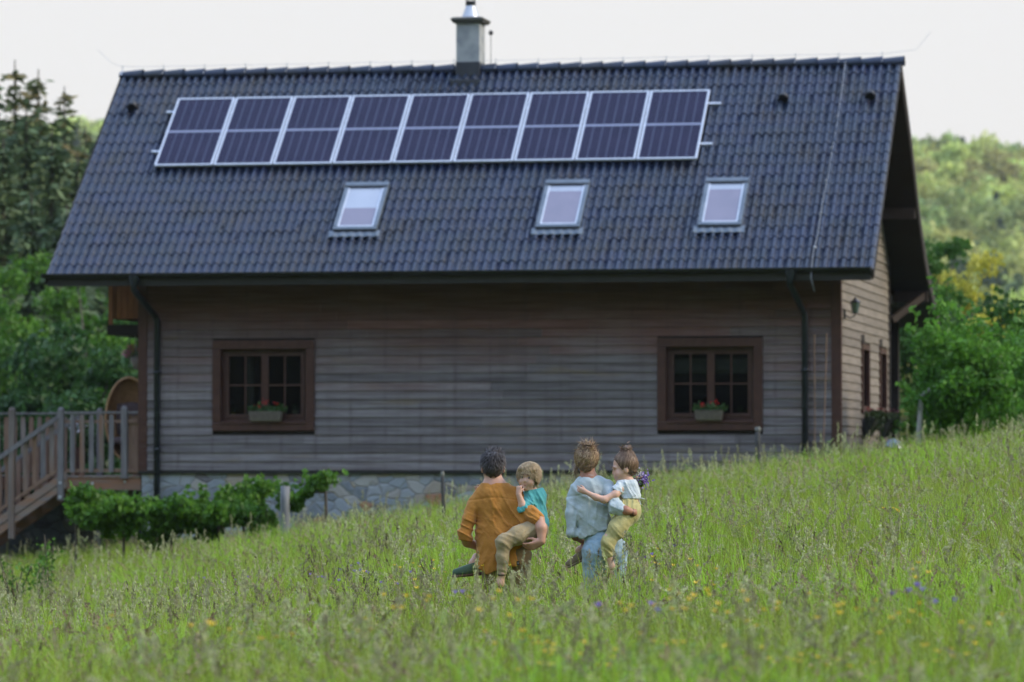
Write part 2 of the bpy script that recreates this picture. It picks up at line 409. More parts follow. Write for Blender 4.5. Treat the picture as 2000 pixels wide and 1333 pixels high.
holed_wall(mb, WD0 + .2, WD1, WB, EZ + .6, [(a + .02, b - .02, c + .02, e - .02) for a, b, c, e in GW], lambda a, b, c, e: mb.box(WU1 - .2, WU1 - .003, a, b, c, e))
# gable triangles above, left side wall, back wall
for (ua, ub) in ((WU1 - .2, WU1 - .003), (WU0 + .003, WU0 + .2)):
    ds = [WD0 + .003, 2, 3.2, 4.56, 5.5, 6.3, 7.0, 7.7, 8.55]
    for q0, q1 in zip(ds[:-1], ds[1:]):
        t0, t1 = float(roofz(q0)) - .26, float(roofz(q1)) - .26
        b_ = EZ + .6 if ua > 5 else EZ - .1
        if min(t0, t1) < b_: t0, t1 = max(t0, b_ + .01), max(t1, b_ + .01)
        mb.add([(ua, q0, b_), (ub, q0, b_), (ua, q1, b_), (ub, q1, b_), (ua, q0, t0), (ub, q0, t0), (ua, q1, t1), (ub, q1, t1)],
               [(0, 1, 3, 2), (4, 6, 7, 5), (0, 4, 5, 1), (2, 3, 7, 6), (0, 2, 6, 4), (1, 5, 7, 3)])
mb.box(WU0 + .003, WU0 + .2, WD0 + .2, 8.55, WB, EZ - .1)
mb.box(WU0 + .2, WU1 - .2, 8.35, 8.55, WB, EZ + .4)
mb.box(WU0 + .2, WU1 - .2, WD0 + .2, 8.35, WB, WB + .1)           # floor
mb.box(WU0 + .2, WU1 - .2, WD0 + .2, 8.35, EZ - .35, EZ - .25)     # ceiling
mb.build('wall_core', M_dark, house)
boards('front_cladding', M_plank, 'u', WU0, WU1, WD0, 1, WB + .02, WT - .1, WINS)
def gz(zc, zt):
    ds = np.linspace(WD0, WD1, 300); ok = ds[roofz(ds) - .27 > zt]
    return [(float(ok[0]), float(ok[-1]))] if len(ok) > 3 else []
boards('gable_cladding', M_gable, 'd', WD0, WD1, WU1, 1, WB + .02, EZ + 3.6, GW, zfun=gz)
mb = MB(); mb.box(WU0 - .03, WU0 + .13, WD0 - .035, WD0 + .1, WB - .03, WT - .2); mb.build('corner_board', M_trimb, house, bevel=.004)
mb = MB(); mb.box(WU1 - .13, WU1 + .035, WD0 - .035, WD0 + .10, WB - .03, WT - .25); mb.build('corner_board', M_trimb, house, bevel=.004)
mb = MB(); mb.box(WU1 + .0, WU1 + .04, WD1 - .12, WD1 + .03, WB - .03, EZ + .7); mb.build('corner_board', M_dark, house, bevel=.004)
# porch posts/beam and recess at the far end
mb = MB(); mb.box(WU1 - .9, WU1 - .2, 8.55, 11.1, WB - .2, WB); mb.box(WU1 - 2.2, WU1 - 2.0, 8.55, 11.2, WB, EZ + .1)
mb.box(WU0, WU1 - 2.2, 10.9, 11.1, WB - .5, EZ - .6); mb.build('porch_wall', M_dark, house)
mb = MB(); mb.box(WU1 - .18, WU1 - .02, 10.6, 10.76, WB - .4, EZ - .2); mb.box(WU1 - .20, WU1 - .0, 8.57, 11.0, EZ - .2, EZ - .0)
mb.build('porch_beam', M_dark, house, bevel=.01)
# foundation
mb = MB(); mb.box(WU0 + .03, WU1 - .02, WD0 + .01, 8.5, -2.2, WB - .012); mb.build('foundation', M_stone, house)
mb = MB(); mb.box(WU0 - .02, WU1 + .02, WD0 - .04, WD0 + .05, WB - .035, WB + .014); mb.build('drip_board', M_black, house)
# --- front windows
M_glass, nt, b_ = newmat('window_glass'); b_.inputs['Base Color'].default_value = (.004, .005, .005, 1); b_.inputs['Roughness'].default_value = .04
b_.inputs['Specular IOR Level'].default_value = .18
tp = nt.nodes.new('ShaderNodeBsdfTransparent'); ms = nt.nodes.new('ShaderNodeMixShader'); ms.inputs[0].default_value = .55
lnk(nt, b_.outputs[0], ms.inputs[1]); lnk(nt, tp.outputs[0], ms.inputs[2]); lnk(nt, ms.outputs[0], nt.nodes['Material Output'].inputs[0])
M_frame = pm('window_frame_wood', (.050, .016, .012), (.070, .026, .018), scale=10, rough=.5, bump=.15)
M_curtain = pm('curtain_cloth', (.16, .20, .18), (.22, .26, .23), scale=12, rough=.9)
def front_window(u0, u1, z0, z1, right):
    p = empty('window', parent=house)
    mb = MB(); tw = .145; y0, y1 = WD0 - .055, WD0 + .02
    mb.box(u0, u1, y0, y1, z1 - tw, z1); mb.box(u0, u1, y0, y1, z0, z0 + tw)
    mb.box(u0, u0 + tw, y0, y1, z0 + tw, z1 - tw); mb.box(u1 - tw, u1, y0, y1, z0 + tw, z1 - tw)
    mb.build('trim', M_trimb, p, bevel=.006)
    a0, a1, c0, c1 = u0 + tw, u1 - tw, z0 + tw, z1 - tw
    mb = MB(); mb.box(a0 - .0, a1 + .0, WD0 - .075, WD0 + .10, c0 - .03, c0 + .012); mb.build('sill', M_trimb, p, bevel=.005)
    mb = MB(); fw = .055; f0, f1 = WD0 + .09, WD0 + .16
    mb.box(a0 - .02, a0 + fw, f0, f1, c0 + .012, c1 + .02); mb.box(a1 - fw, a1 + .02, f0, f1, c0 + .012, c1 + .02)
    mb.box(a0 + fw, a1 - fw, f0, f1, c1 - fw, c1 + .02); mb.box(a0 + fw, a1 - fw, f0, f1, c0 + .012, c0 + fw + .02)
    mb.build('frame', M_frame, p, bevel=.004)
    m_ = (a0 + a1) / 2
    for s, (b0, b1) in enumerate(((a0 + fw, m_), (m_, a1 - fw))):
        mb = MB(); g0, g1 = WD0 + .075, WD0 + .125; sw = .062; d0, d1 = c0 + fw + .02, c1 - fw
        mb.box(b0, b0 + sw, g0, g1, d0, d1); mb.box(b1 - sw, b1, g0, g1, d0, d1); mb.box(b0 + sw, b1 - sw, g0, g1, d1 - sw, d1); mb.box(b0 + sw, b1 - sw, g0, g1, d0, d0 + sw)
        mb.build('sash', M_frame, p, bevel=.004)
        mb = MB(); cx = (b0 + b1) / 2; cz = (d0 + d1) / 2
        mb.box(cx - .013, cx + .013, WD0 + .085, WD0 + .112, d0 + sw, d1 - sw); mb.box(b0 + sw, cx - .013, WD0 + .087, WD0 + .11, cz - .013, cz + .013); mb.box(cx + .013, b1 - sw, WD0 + .087, WD0 + .11, cz - .013, cz + .013)
        mb.build('muntin', M_frame, p)
        mb = MB(); mb.box(b0 + sw, b1 - sw, WD0 + .097, WD0 + .101, d0 + sw, d1 - sw); mb.build('pane', M_glass, p)
    def cloth(x0, x1, z_0, z_1, y, amp, wl, nm):
        n = 60; V = []
        for j, zz in enumerate(np.linspace(z_0, z_1, 4)):
            for i in range(n + 1):
                x = x0 + (x1 - x0) * i / n
                V.append((x, y + amp * math.sin(2 * math.pi * x / wl), zz))
        F = [(j * (n + 1) + i, j * (n + 1) + i + 1, (j + 1) * (n + 1) + i + 1, (j + 1) * (n + 1) + i) for j in range(3) for i in range(n)]
        o = np_mesh(nm, V, F, M_curtain, p, True); s_ = o.modifiers.new('thickness', 'SOLIDIFY'); s_.thickness = .004
    if right: cloth(a0 + .05, a1 - .05, c1 - .44, c1 - .18, WD0 + .22, .006, .22, 'blind')
    else: cloth(m_ - .40, m_ - .24, c0 + .02, c1 - .05, WD0 + .24, .02, .07, 'curtain')
for i, wv in enumerate(WINS): front_window(*wv, right=(i == 1))
for (d0, d1, z0, z1) in GW:       # side windows seen very obliquely
    p = empty('window', parent=house)
    mb = MB(); t = .12; xo = WU1 + .05; xi = WU1 - .02
    mb.box(xi, xo, d0, d1, z1 - t, z1); mb.box(xi, xo, d0, d1, z0, z0 + t); mb.box(xi, xo, d0, d0 + t, z0 + t, z1 - t); mb.box(xi, xo, d1 - t, d1, z0 + t, z1 - t)
    mb.build('trim', M_trimb, p, bevel=.004)
    mb = MB(); mb.box(xi, xo + .03, d0 + .0, d1 - .0, z1 + .003, z1 + .13); mb.build('head_board', M_gable, p)
    mb = MB(); xa, xb = WU1 - .13, WU1 - .07
    mb.box(xa, xb, d0 + t, d0 + t + .07, z0 + t, z1 - t); mb.box(xa, xb, d1 - t - .07, d1 - t, z0 + t, z1 - t); mb.box(xa, xb, (d0 + d1) / 2 - .04, (d0 + d1) / 2 + .04, z0 + t, z1 - t)
    mb.box(xa, xb, d0 + t + .07, (d0 + d1) / 2 - .04, z1 - t - .07, z1 - t); mb.box(xa, xb, (d0 + d1) / 2 + .04, d1 - t - .07, z1 - t - .07, z1 - t)
    mb.build('sash', M_frame, p)
    mb = MB(); mb.box(WU1 - .102, WU1 - .098, d0 + t + .07, d1 - t - .07, z0 + t, z1 - t - .07); mb.build('pane', M_glass, p)
# --- roof: near slope, real tiles with waves and stepped courses
TD = np.array([0, RW, RH]) / RS; TN = np.array([0, -RH, RW]) / RS     # up-slope and outward normal (local)
def rp(u, t, h=0.0): t = t * RS / 6.029; return (float(u), float(TD[1] * t + TN[1] * h), float(EZR + TD[2] * t + TN[2] * h))
SKY = [(4.775, 5.535, 1.13, 2.485), (8.245, 9.005, 1.14, 2.485), (10.978, 11.715, 1.15, 2.485)]
def tiles(name, rows, prof, t_fun, u0, u1, parent):
    per = .1491; ns = 8; us = np.arange(u0, u1 + 1e-6, per / ns)
    ph = ((us - u0) / per) % 1.0
    wv = .036 * np.clip(np.cos((ph - .5) * 2 * np.pi) * .9 + .25, -.62, 1) + .018
    Vs, Fs, b = [], [], 0
    for k in range(rows):
        ts = t_fun(k)           # list of (d,z) base + normal for t0 and t1
        jit = np.repeat(rng.normal(0, .0022, len(us) // (2 * ns) + 1), 2 * ns)[:len(us)]
        for (pt, nn, lift) in ts:
            V = np.stack([us, pt[0] + nn[0] * (wv + lift + jit), pt[1] + nn[1] * (wv + lift + jit)], -1); Vs.append(V)
        n = len(us)
        for j in range(len(ts) - 1):
            i = b + j * n + np.arange(n - 1)
            # split each tile into its own island (every two waves) by dropping shared verts is costly: keep rows
            Fs.append(np.stack([i, i + 1, i + n + 1, i + n], -1))
        b += n * len(ts)
    o = np_mesh(name, np.concatenate(Vs), np.concatenate(Fs), M_tile, parent, True)
    m = o.modifiers.new('edge', 'EDGE_SPLIT'); m.split_angle = R(50)
    return o
NR = 20; ROW = RS / NR
def near_row(k):
    t0, t1 = k * ROW - .03, (k + 1) * ROW + .01
    q = lambda t: (TD[1] * t, EZR + TD[2] * t); nn = (TN[1], TN[2])
    return [(q(t0), nn, .004), (q(t0), nn, .018), (q(t0 + .02), nn, .020), (q((t0 + t1) / 2), nn, .012), (q(t1), nn, .004)]
# tiles material: darker/lighter single tiles by a brick-like cell value
nt = M_tile.node_tree; bs = nt.nodes['Principled BSDF']
src = bs.inputs['Base Color'].links[0].from_socket
sp = nt.nodes.new('ShaderNodeSeparateXYZ'); lnk(nt, coords(nt), sp.inputs[0])
cb = nt.nodes.new('ShaderNodeCombineXYZ')
lnk(nt, mth(nt, 'FLOOR', mth(nt, 'DIVIDE', sp.outputs[0], .2982)), cb.inputs[0]); lnk(nt, mth(nt, 'FLOOR', mth(nt, 'DIVIDE', mth(nt, 'SUBTRACT', sp.outputs[2], EZ), ROW * RH / RS)), cb.inputs[1])
wnz = nt.nodes.new('ShaderNodeTexWhiteNoise'); lnk(nt, cb.outputs[0], wnz.inputs['Vector'])
h2 = nt.nodes.new('ShaderNodeHueSaturation'); lnk(nt, src, h2.inputs['Color']); lnk(nt, rmp(nt, wnz.outputs[0], 0, 1, .86, 1.15), h2.inputs['Value'])
lnk(nt, rmp(nt, wnz.outputs[0], 0, 1, .49, .51), h2.inputs['Hue']); lnk(nt, h2.outputs[0], bs.inputs['Base Color'])
roof = tiles('roof', NR, None, near_row, 0, RL, house)
# far slope tiles (flared)
FD = [4.56, 6.3, 7.7, 9.1, 10.3, 11.4]
def far_row(k):
    d1 = 11.4 - k * (11.4 - 4.56) / 22; d0 = d1 - (11.4 - 4.56) / 22 - .02
    p = lambda d: (d, float(roofz(d))); return [(p(d1), (.5, .8), .0), (p(d1), (.5, .8), .035), (p(d0), (.5, .8), .0)]
tiles('far_roof_tiles', 22, None, far_row, 0, RL, house)
# decks under the tiles
mb = MB()
n_ = (TN[1], TN[2])
for h0, h1 in ((-.17, -.02),):
    mb.add([(.03, TN[1] * h1, EZR + TN[2] * h1), (RL - .03, TN[1] * h1, EZR + TN[2] * h1), (.03, RW, EZR + RH + h1), (RL - .03, RW, EZR + RH + h1),
            (.03, TN[1] * h0 + .12, EZ + TN[2] * h0 + .06), (RL - .03, TN[1] * h0 + .12, EZ + TN[2] * h0 + .06), (.03, RW, EZR + RH - .22), (RL - .03, RW, EZR + RH - .22)],
           [(0, 1, 3, 2), (4, 6, 7, 5), (0, 4, 5, 1), (2, 3, 7, 6), (0, 2, 6, 4), (1, 5, 7, 3)])
mb.build('roof_deck', M_dark, house)
mb = MB(); fd = [4.563] + list(np.linspace(5, 11.35, 16))
top = [(d, float(roofz(d)) - .012) for d in fd]; bot = [(d - .08 * (i > 0), float(roofz(d)) - .22) for i, d in enumerate(fd)]
vs = [(u, *p) for u in (.03, RL - .03) for p in top + bot]; k = len(fd); fs = []
for i in range(k - 1):
    fs += [(i, i + 1, 2 * k + i + 1, 2 * k + i), (k + i, 3 * k + i, 3 * k + i + 1, k + i + 1), (i, k + i, k + i + 1, i + 1), (2 * k + i, 2 * k + i + 1, 3 * k + i + 1, 3 * k + i)]
fs += [(k - 1, 2 * k - 1, 4 * k - 1, 3 * k - 1)]
mb.add(vs, fs); mb.build('roof_deck', M_dark, house)
# verge boards on the gables
def verge(u, nm='verge_board'):
    mb = MB(); pts = [(TN[1] * .03, EZ + TN[2] * .03)] + [(RW, EZR + RH + .045)]
    def strip(p, q, hh, w_):
        (d0, z0), (d1, z1) = p, q
        mb.add([(u, d0, z0), (u + w_, d0, z0), (u, d1, z1), (u + w_, d1, z1), (u, d0, z0 - hh), (u + w_, d0, z0 - hh), (u, d1, z1 - hh), (u + w_, d1, z1 - hh)],
               [(0, 1, 3, 2), (4, 6, 7, 5), (0, 4, 5, 1), (2, 3, 7, 6), (0, 2, 6, 4), (1, 5, 7, 3)])
    strip(pts[0], pts[1], .15, .03)
    mb.build(nm, M_dark, house)
    mb = MB(); dd = list(np.linspace(4.56, 11.42, 14))
    for a, c in zip(dd[:-1], dd[1:]): strip((a, float(roofz(a)) + .04), (c, float(roofz(c)) + .04), .25, .035)
    mb.build(nm, pm('worn_verge', (.05, .035, .028), (.028, .02, .018), scale=5), house)
verge(RL - .05); verge(-.007)
# rafters under the near overhang and purlin ends under the right gable
mb = MB()
for u in np.arange(.6, 14, .9):
    mb.bar((u, .06, EZ - .02), (u, 1.0, EZ + .79 - .0), .08, .12)
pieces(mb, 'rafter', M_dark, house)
mb = MB()
for d in (1.2, 4.56, 7.3, 9.6):
    z = float(roofz(d)) - .36; mb.box(WU1 + .0, RL - .06, d - .07, d + .07, z - .1, z + .1)
mb.bar((WU1 + .02, 9.0, EZ - .5), (RL - .1, 9.6, EZ + .0), .09, .12)
pieces(mb, 'purlin', pm('brown_purlin', (.030, .019, .015), (.04, .026, .02), scale=6), house)
# ridge tiles, overlapping in steps
mb = MB(); n = int(RL / .375); st = RL / n
for i in range(n):
    a = i * st; b2 = a + st + .03
    prof = lambda r: [(RW + r * math.sin(q), EZR + RH + .012 + r * math.cos(q) * .9) for q in np.linspace(-1.9, 1.9, 9)]
    p0, p1 = prof(.095), prof(.142); s0 = [(a - .02, *p) for p in p0]; s1 = [(b2, *p) for p in p1]
    mb.add(s0 + s1, [(k, k + 1, 9 + k + 1, 9 + k) for k in range(8)] + [tuple(range(9))])
rt = mb.build('ridge_tiles', M_tile, house, smooth=False)
mb = MB()
for i in range(0, n, 2):
    a = i * st + .02; mb.box(a, a + .009, RW - .009, RW + .009, EZR + RH + .08, EZR + RH + .22)
    mb.bar((a + .006, RW - .13, EZR + RH + .03), (a + .006, RW, EZR + RH + .118), .02, .006)
pieces(mb, 'ridge_clamp', M_alu, house)
# skylights
M_skyglass = pm('skylight_glass', (.30, .31, .42), (.36, .37, .48), scale=1.2, rough=.12, spec=.9)
M_refl_sky = pm('skylight_sky_reflection', (.34, .39, .50), (.38, .43, .54), scale=2, rough=.35)  # reflected bright sky put into the colour of the upper glass
M_refl_hill = pm('skylight_hill_reflection', (.19, .185, .26), (.22, .21, .29), scale=2, rough=.35)  # reflected hill put into the purple colour of the lower glass
def slab(mb, u0, u1, t0, t1, h0, h1):
    vs = [rp(u, t, h) for u in (u0, u1) for t in (t0, t1) for h in (h0, h1)]
    return mb.add(vs, [(0, 1, 3, 2), (4, 6, 7, 5), (0, 4, 5, 1), (2, 3, 7, 6), (0, 2, 6, 4), (1, 5, 7, 3)])
for i, (u0, u1, t0, t1) in enumerate(SKY):
    p = empty('skylight', parent=house)
    mb = MB(); f = .070
    slab(mb, u0, u1, t1 - .11, t1, .0, .135); slab(mb, u0, u1, t0, t0 + .08, .0, .118); slab(mb, u0, u0 + f, t0 + .08, t1 - .11, .0, .122); slab(mb, u1 - f, u1, t0 + .08, t1 - .11, .0, .122)
    mb.build('frame', M_lead, p, bevel=.008)
    mb = MB(); slab(mb, u0 + .01, u1 - .01, t1 - .145, t1 - .112, .10, .128); slab(mb, u0 + .02, u1 - .02, t0 - .03, t0 - .001, .03, .10); pieces(mb, 'dark_seal', M_black, p)
    split = t0 + .08 + (t1 - t0 - .19) * (.47 if i == 0 else .83)
    mb = MB(); slab(mb, u0 + f, u1 - f, t0 + .08, split, .085, .10); mb.build('pane', M_refl_hill, p)
    mb = MB(); slab(mb, u0 + f, u1 - f, split, t1 - .11, .085, .10); mb.build('blind', M_refl_sky, p)  # upper part of the skylight, sky reflection painted in its colour
    mb = MB(); slab(mb, u0 + f, u0 + f + .028, t0 + .08, t1 - .15, .10, .112); slab(mb, u1 - f - .028, u1 - f, t0 + .08, t1 - .15, .10, .112); slab(mb, u0 + f + .028, u1 - f - .028, t0 + .08, t0 + .108, .10, .112); mb.build('inner_frame', M_alu, p)
    # wavy lead apron
    us = np.linspace(u0 - .06, u1 + .06, 60); V = []
    for j, t in enumerate((t0 + .01, t0 - .07, t0 - .14, t0 - .17)):
        for u in us:
            tt = t - (.012 * math.sin(u * 2 * math.pi / .149) if j == 3 else 0)
            V.append(rp(u, tt, .078 - .003 * j + .014 * math.sin(u * 2 * math.pi / .1491) * min(1, j / 2)))
    F = [(j * 60 + k, j * 60 + k + 1, (j + 1) * 60 + k + 1, (j + 1) * 60 + k) for j in range(3) for k in range(59)]
    o = np_mesh('apron', V, F, M_lead, p, True); s_ = o.modifiers.new('thickness', 'SOLIDIFY'); s_.thickness = .004
# roof vents
for (u, t) in ((.46, 5.0), (12.05, 4.95), (13.55, 4.98)):
    mb = MB(); vs = []
    for j, (tt, hh, w_) in enumerate(((t - .10, .20, .10), (t - .02, .20, .10), (t + .12, .06, .09))):
        for q in np.linspace(0, math.pi, 9): vs.append(rp(u + w_ * math.cos(q), tt, .02 + (hh - .02) * math.sin(q)))
    mb.add(vs, [(j * 9 + k, j * 9 + k + 1, (j + 1) * 9 + k + 1, (j + 1) * 9 + k) for j in range(2) for k in range(8)] + [tuple(range(9))])
    mb.build('roof_vent', M_black, house, smooth=False)
# snow guards: small hooks in two staggered courses
mb = MB()
for r_, off in ((3, 0.0), (4, .35), (16, .2)):
    for u in np.arange(.5 + off, RL - .2, .66):
        if any(a - .15 < u < b2 + .15 and c - .2 < r_ * ROW + .1 < e + .1 for a, b2, c, e in SKY): continue
        t = r_ * ROW + .13; a = rp(u, t, .05); b2 = rp(u, t - .02, .11); c = rp(u, t + .14, .04); mb.tube([c, a, b2], .008, 5)
pieces(mb, 'snow_guard', M_tile, house)
# gutter and downpipes
mb = MB(); gy, gz_ = -.075, EZ + .07
ring = [(gy + .075 * math.cos(q), gz_ + .075 * math.sin(q)) for q in np.linspace(math.pi, 2 * math.pi, 9)]
ring += [(gy + .068 * math.cos(q), gz_ + .068 * math.sin(q)) for q in np.linspace(2 * math.pi, math.pi, 9)]
vs = [(u, *p) for u in (-.03, RL - .06) for p in ring]; k = len(ring)
mb.add(vs, [(i, (i + 1) % k, k + (i + 1) % k, k + i) for i in range(k)])
mb.box(-.04, -.03, gy - .075, gy + .075, gz_ - .075, gz_ + .01); mb.box(RL - .06, RL - .05, gy - .075, gy + .075, gz_ - .075, gz_ + .01)
mb.build('gutter', M_black, house)
mb = MB(); mb.box(.03, RL - .06, .01, .035, EZ - .14, EZ + .02); mb.build('fascia', M_black, house)
M_pipe = pm('dark_blue_pipe', (.012, .016, .024), (.02, .025, .036), scale=4, rough=.35)
for (ut, ub, zb) in ((1.56, 1.725, -1.6), (12.64, 12.77, -.5)):
    mb = MB(); mb.lathe([(.02, -.34), (.055, -.33), (.06, -.2), (.10, -.1), (.10, -.07)], (ut, gy, EZ + .10), 12)
    mb.tube([(ut, gy, EZ - .15), (ut, gy + .03, EZ - .22), (ut + (ub - ut) * .8, WD0 - .17, EZ - .60), (ub, WD0 - .10, EZ - .71), (ub, WD0 - .10, zb)], .054, 12)
    for z in (EZ - 1.6, EZ - 2.9): mb.tube([(ub, WD0 - .10, z), (ub, WD0 - .10, z + .04)], .07, 12)
    mb.build('downpipe', M_pipe, house, smooth=True)
# chimney
M_render = pm('chimney_render', (.36, .375, .39), (.42, .435, .445), scale=3, rough=.85, bump=.2, bscale=40, c3=(.22, .24, .27), s3=2.5)
ch = empty('chimney', parent=house)
mb = MB(); mb.box(6.155, 6.575, 4.40, 4.90, EZ + 3.2, 9.40); mb.build('shaft', M_render, ch, bevel=.008)
mb = MB(); vs = []
for z, o in ((9.40, .05), (9.45, .085), (9.475, .085), (9.50, .03)):
    vs += [(6.155 - o, 4.40 - o, z), (6.575 + o, 4.40 - o, z), (6.575 + o, 4.90 + o, z), (6.155 - o, 4.90 + o, z)]
mb.add(vs, [(j * 4 + k, j * 4 + (k + 1) % 4, j * 4 + 4 + (k + 1) % 4, j * 4 + 4 + k) for j in range(3) for k in range(4)] + [(0, 3, 2, 1), (12, 13, 14, 15)])
mb.build('cap', pm('mossy_slate_cap', (.08, .08, .075), (.12, .115, .10), scale=9, rough=.8), ch)
mb = MB(); mb.lathe([(.16, 0), (.145, .05), (.10, .17), (.085, .22)], (6.365, 4.65, 9.50), 20); mb.build('cowl', M_alu, ch, smooth=True)
mb = MB(); mb.lathe([(.088, .22), (.09, .29), (.075, .30)], (6.365, 4.65, 9.50), 20)
mb.lathe([(.0, .56), (.04, .54), (.11, .46), (.115, .43), (.0, .42)], (6.365, 4.65, 9.50), 20)
for k in range(6):
    a = k * math.pi / 3; mb.tube([(6.365 + .08 * math.cos(a), 4.65 + .08 * math.sin(a), 9.79), (6.365 + .09 * math.cos(a), 4.65 + .09 * math.sin(a), 9.93)], .008, 5)
mb.build('cowl_cage', M_black, ch, smooth=False)
mb = MB(); mb.box(6.148, 6.582, 4.382, 4.92, EZ + 3.3, 8.71); mb.box(6.10, 6.63, 4.17, 4.36, EZ + 3.40, EZ + 3.62); mb.build('flashing', pm('slate_blue_flashing', (.03, .035, .05), (.045, .05, .065), scale=6, rough=.4), ch, bevel=.01)
mb = MB()
mb.tube([(6.72, 4.7, EZR + RH + .05), (6.72, 4.7, 9.30)], .006, 6); mb.lathe([(.0, -.045), (.032, -.032), (.045, 0), (.032, .032), (0, .045)], (6.72, 4.7, 9.24), 14)
mb.build('ball_rod', M_black, ch, smooth=True)
# balcony on the left gable
M_orange = pm('oiled_orange_boards', (.22, .075, .035), (.32, .12, .055), scale=5, rough=.6, island=.2, stretch=(6, 6, .6), bump=.2)
bal = empty('balcony', parent=house)
mb = MB(); u = WU0 - .71
while u < WU0 - .04:
    mb.box(u, u + .098, 1.50, 1.53, EZ - .64, EZ + .35); u += .105
for d in np.arange(1.56, 4.4, .105): mb.box(WU0 - .72, WU0 - .69, d, d + .098, EZ - .64, EZ + .35)
mb.build('railing_boards', M_orange, bal)
mb = MB(); mb.box(WU0 - .75, WU0, 1.46, 4.5, EZ - .92, EZ - .74); mb.build('balcony_floor', M_dark, bal)
mb = MB(); mb.box(WU0 - .73, WU0 - .65, 1.47, 1.50, EZ - .74, EZ + .4); mb.build('balcony_post', M_orange, bal)
# ------------------------------------------------------------------ things on and around the house
def hE(name, u, d, z, rz=0.0):
    x, y, z = hworld(u, d, z); return empty(name, (x, y, z), -YAW + rz)
# solar panels: local axes x along the eave, y up the slope, z out of the roof
TILT = math.atan2(RH, RW)
M_cell, nt, b_ = newmat('solar_cells'); b_.inputs['Roughness'].default_value = .25; b_.inputs['Specular IOR Level'].default_value = .06
PWD, PLN = 1.036, 2.03
sp = nt.nodes.new('ShaderNodeSeparateXYZ'); lnk(nt, coords(nt), sp.inputs[0])
def stripes(axis, step, wd, off):
    q = mth(nt, 'FRACT', mth(nt, 'DIVIDE', mth(nt, 'SUBTRACT', sp.outputs[axis], off), step))
    return mth(nt, 'GREATER_THAN', mth(nt, 'ABSOLUTE', mth(nt, 'SUBTRACT', q, .5)), .5 - wd / step / 2)
cx = (PWD - .07) / 6
gapx = stripes(0, cx, .030, .035); gapy = stripes(1, .0815, .006, .035); busb = stripes(0, cx / 5, .003, .035 + cx / 10); dash = stripes(1, .0815, .035, .035)
mid = mth(nt, 'LESS_THAN', mth(nt, 'ABSOLUTE', mth(nt, 'SUBTRACT', sp.outputs[1], PLN / 2)), .028)
c = mixc(nt, rmp(nt, noise(nt, coords(nt), 1.5, 2), .3, .7), (.012, .012, .036), (.019, .017, .046))
c = mixc(nt, mth(nt, 'MULTIPLY', gapy, .5), c, (.15, .17, .28)); c = mixc(nt, mth(nt, 'MULTIPLY', busb, .22), c, (.25, .27, .4))
c = mixc(nt, mth(nt, 'MULTIPLY', gapx, mth(nt, 'ADD', .08, mth(nt, 'MULTIPLY', dash, .26))), c, (.20, .25, .38)); c = mixc(nt, mth(nt, 'MULTIPLY', mid, .9), c, (.26, .30, .43))
lnk(nt, c, b_.inputs['Base Color'])
PT0 = 3.065; PU0 = 1.262; PP = 1.0577
def make_panel():
    e = empty('solar_panel')
    mb = MB(); f = .034
    mb.box(0, PWD, PLN - f, PLN, -.035, .004); mb.box(0, PWD, 0, f, -.035, .004); mb.box(0, f, f, PLN - f, -.035, .004); mb.box(PWD - f, PWD, f, PLN - f, -.035, .004)
    mb.build('frame', M_alu, e)
    mb = MB(); mb.box(f - .002, PWD - f + .002, f - .002, PLN - f + .002, -.02, -.002); mb.build('cell_glass', M_cell, e)
    return e
def roof_place(o, u, t, h):
    l = rp(u, t, h); o.location = hworld(*l)
    o.rotation_euler = (Matrix.Rotation(-YAW, 4, 'Z') @ Matrix.Rotation(TILT, 4, 'X')).to_euler()
def copy_tree(o, parent=None):
    c = o.copy(); col.objects.link(c)
    if parent: c.parent = parent
    for ch_ in [q for q in o.children]: copy_tree(ch_, c)
    return c
ORD = ['at the left end of the row on the roof', 'second from the left, above plain tiles', 'third from the left, just up the slope from the left skylight', 'fourth from the left, up and right of the left skylight',
       'fifth from the left, in the middle of the row', 'sixth from the left, just right of the chimney line', 'seventh from the left, above the middle skylight', 'eighth from the left, next to the last panel', 'at the right end of the row on the roof']
pp = make_panel()
for i in range(9):
    o = pp if i == 0 else copy_tree(pp)
    roof_place(o, PU0 + i * PP, PT0, .125)
    tag(o, 'dark blue solar panel ' + ORD[i], 'solar panel', 'solar panels in one row on the roof')
for t, a, lb in ((4.78, 'upper', 'upper'), (3.56, 'lower', 'lower')):
    e = empty('mounting_rail'); mb = MB(); mb.box(-.15, 9.72, -.022, .022, -.022, .022)
    L0 = 1.14 if a == 'upper' else 1.13
    mb.box(-.152, -.15, -.018, .018, -.018, .018)
    e2 = mb.build('rail', M_alu, e)
    mb = MB()
    for k in range(12): mb.box(.1 + k * .83, .14 + k * .83, -.12, .02, -.07, -.022)
    pieces(mb, 'roof_hook', M_alu, e)
    roof_place(e, L0 + .12, t, .065); tag(e, 'pale metal rail sticking out at both ends under the %s half of the solar panels' % a, 'mounting rail', 'rails under the solar panels')
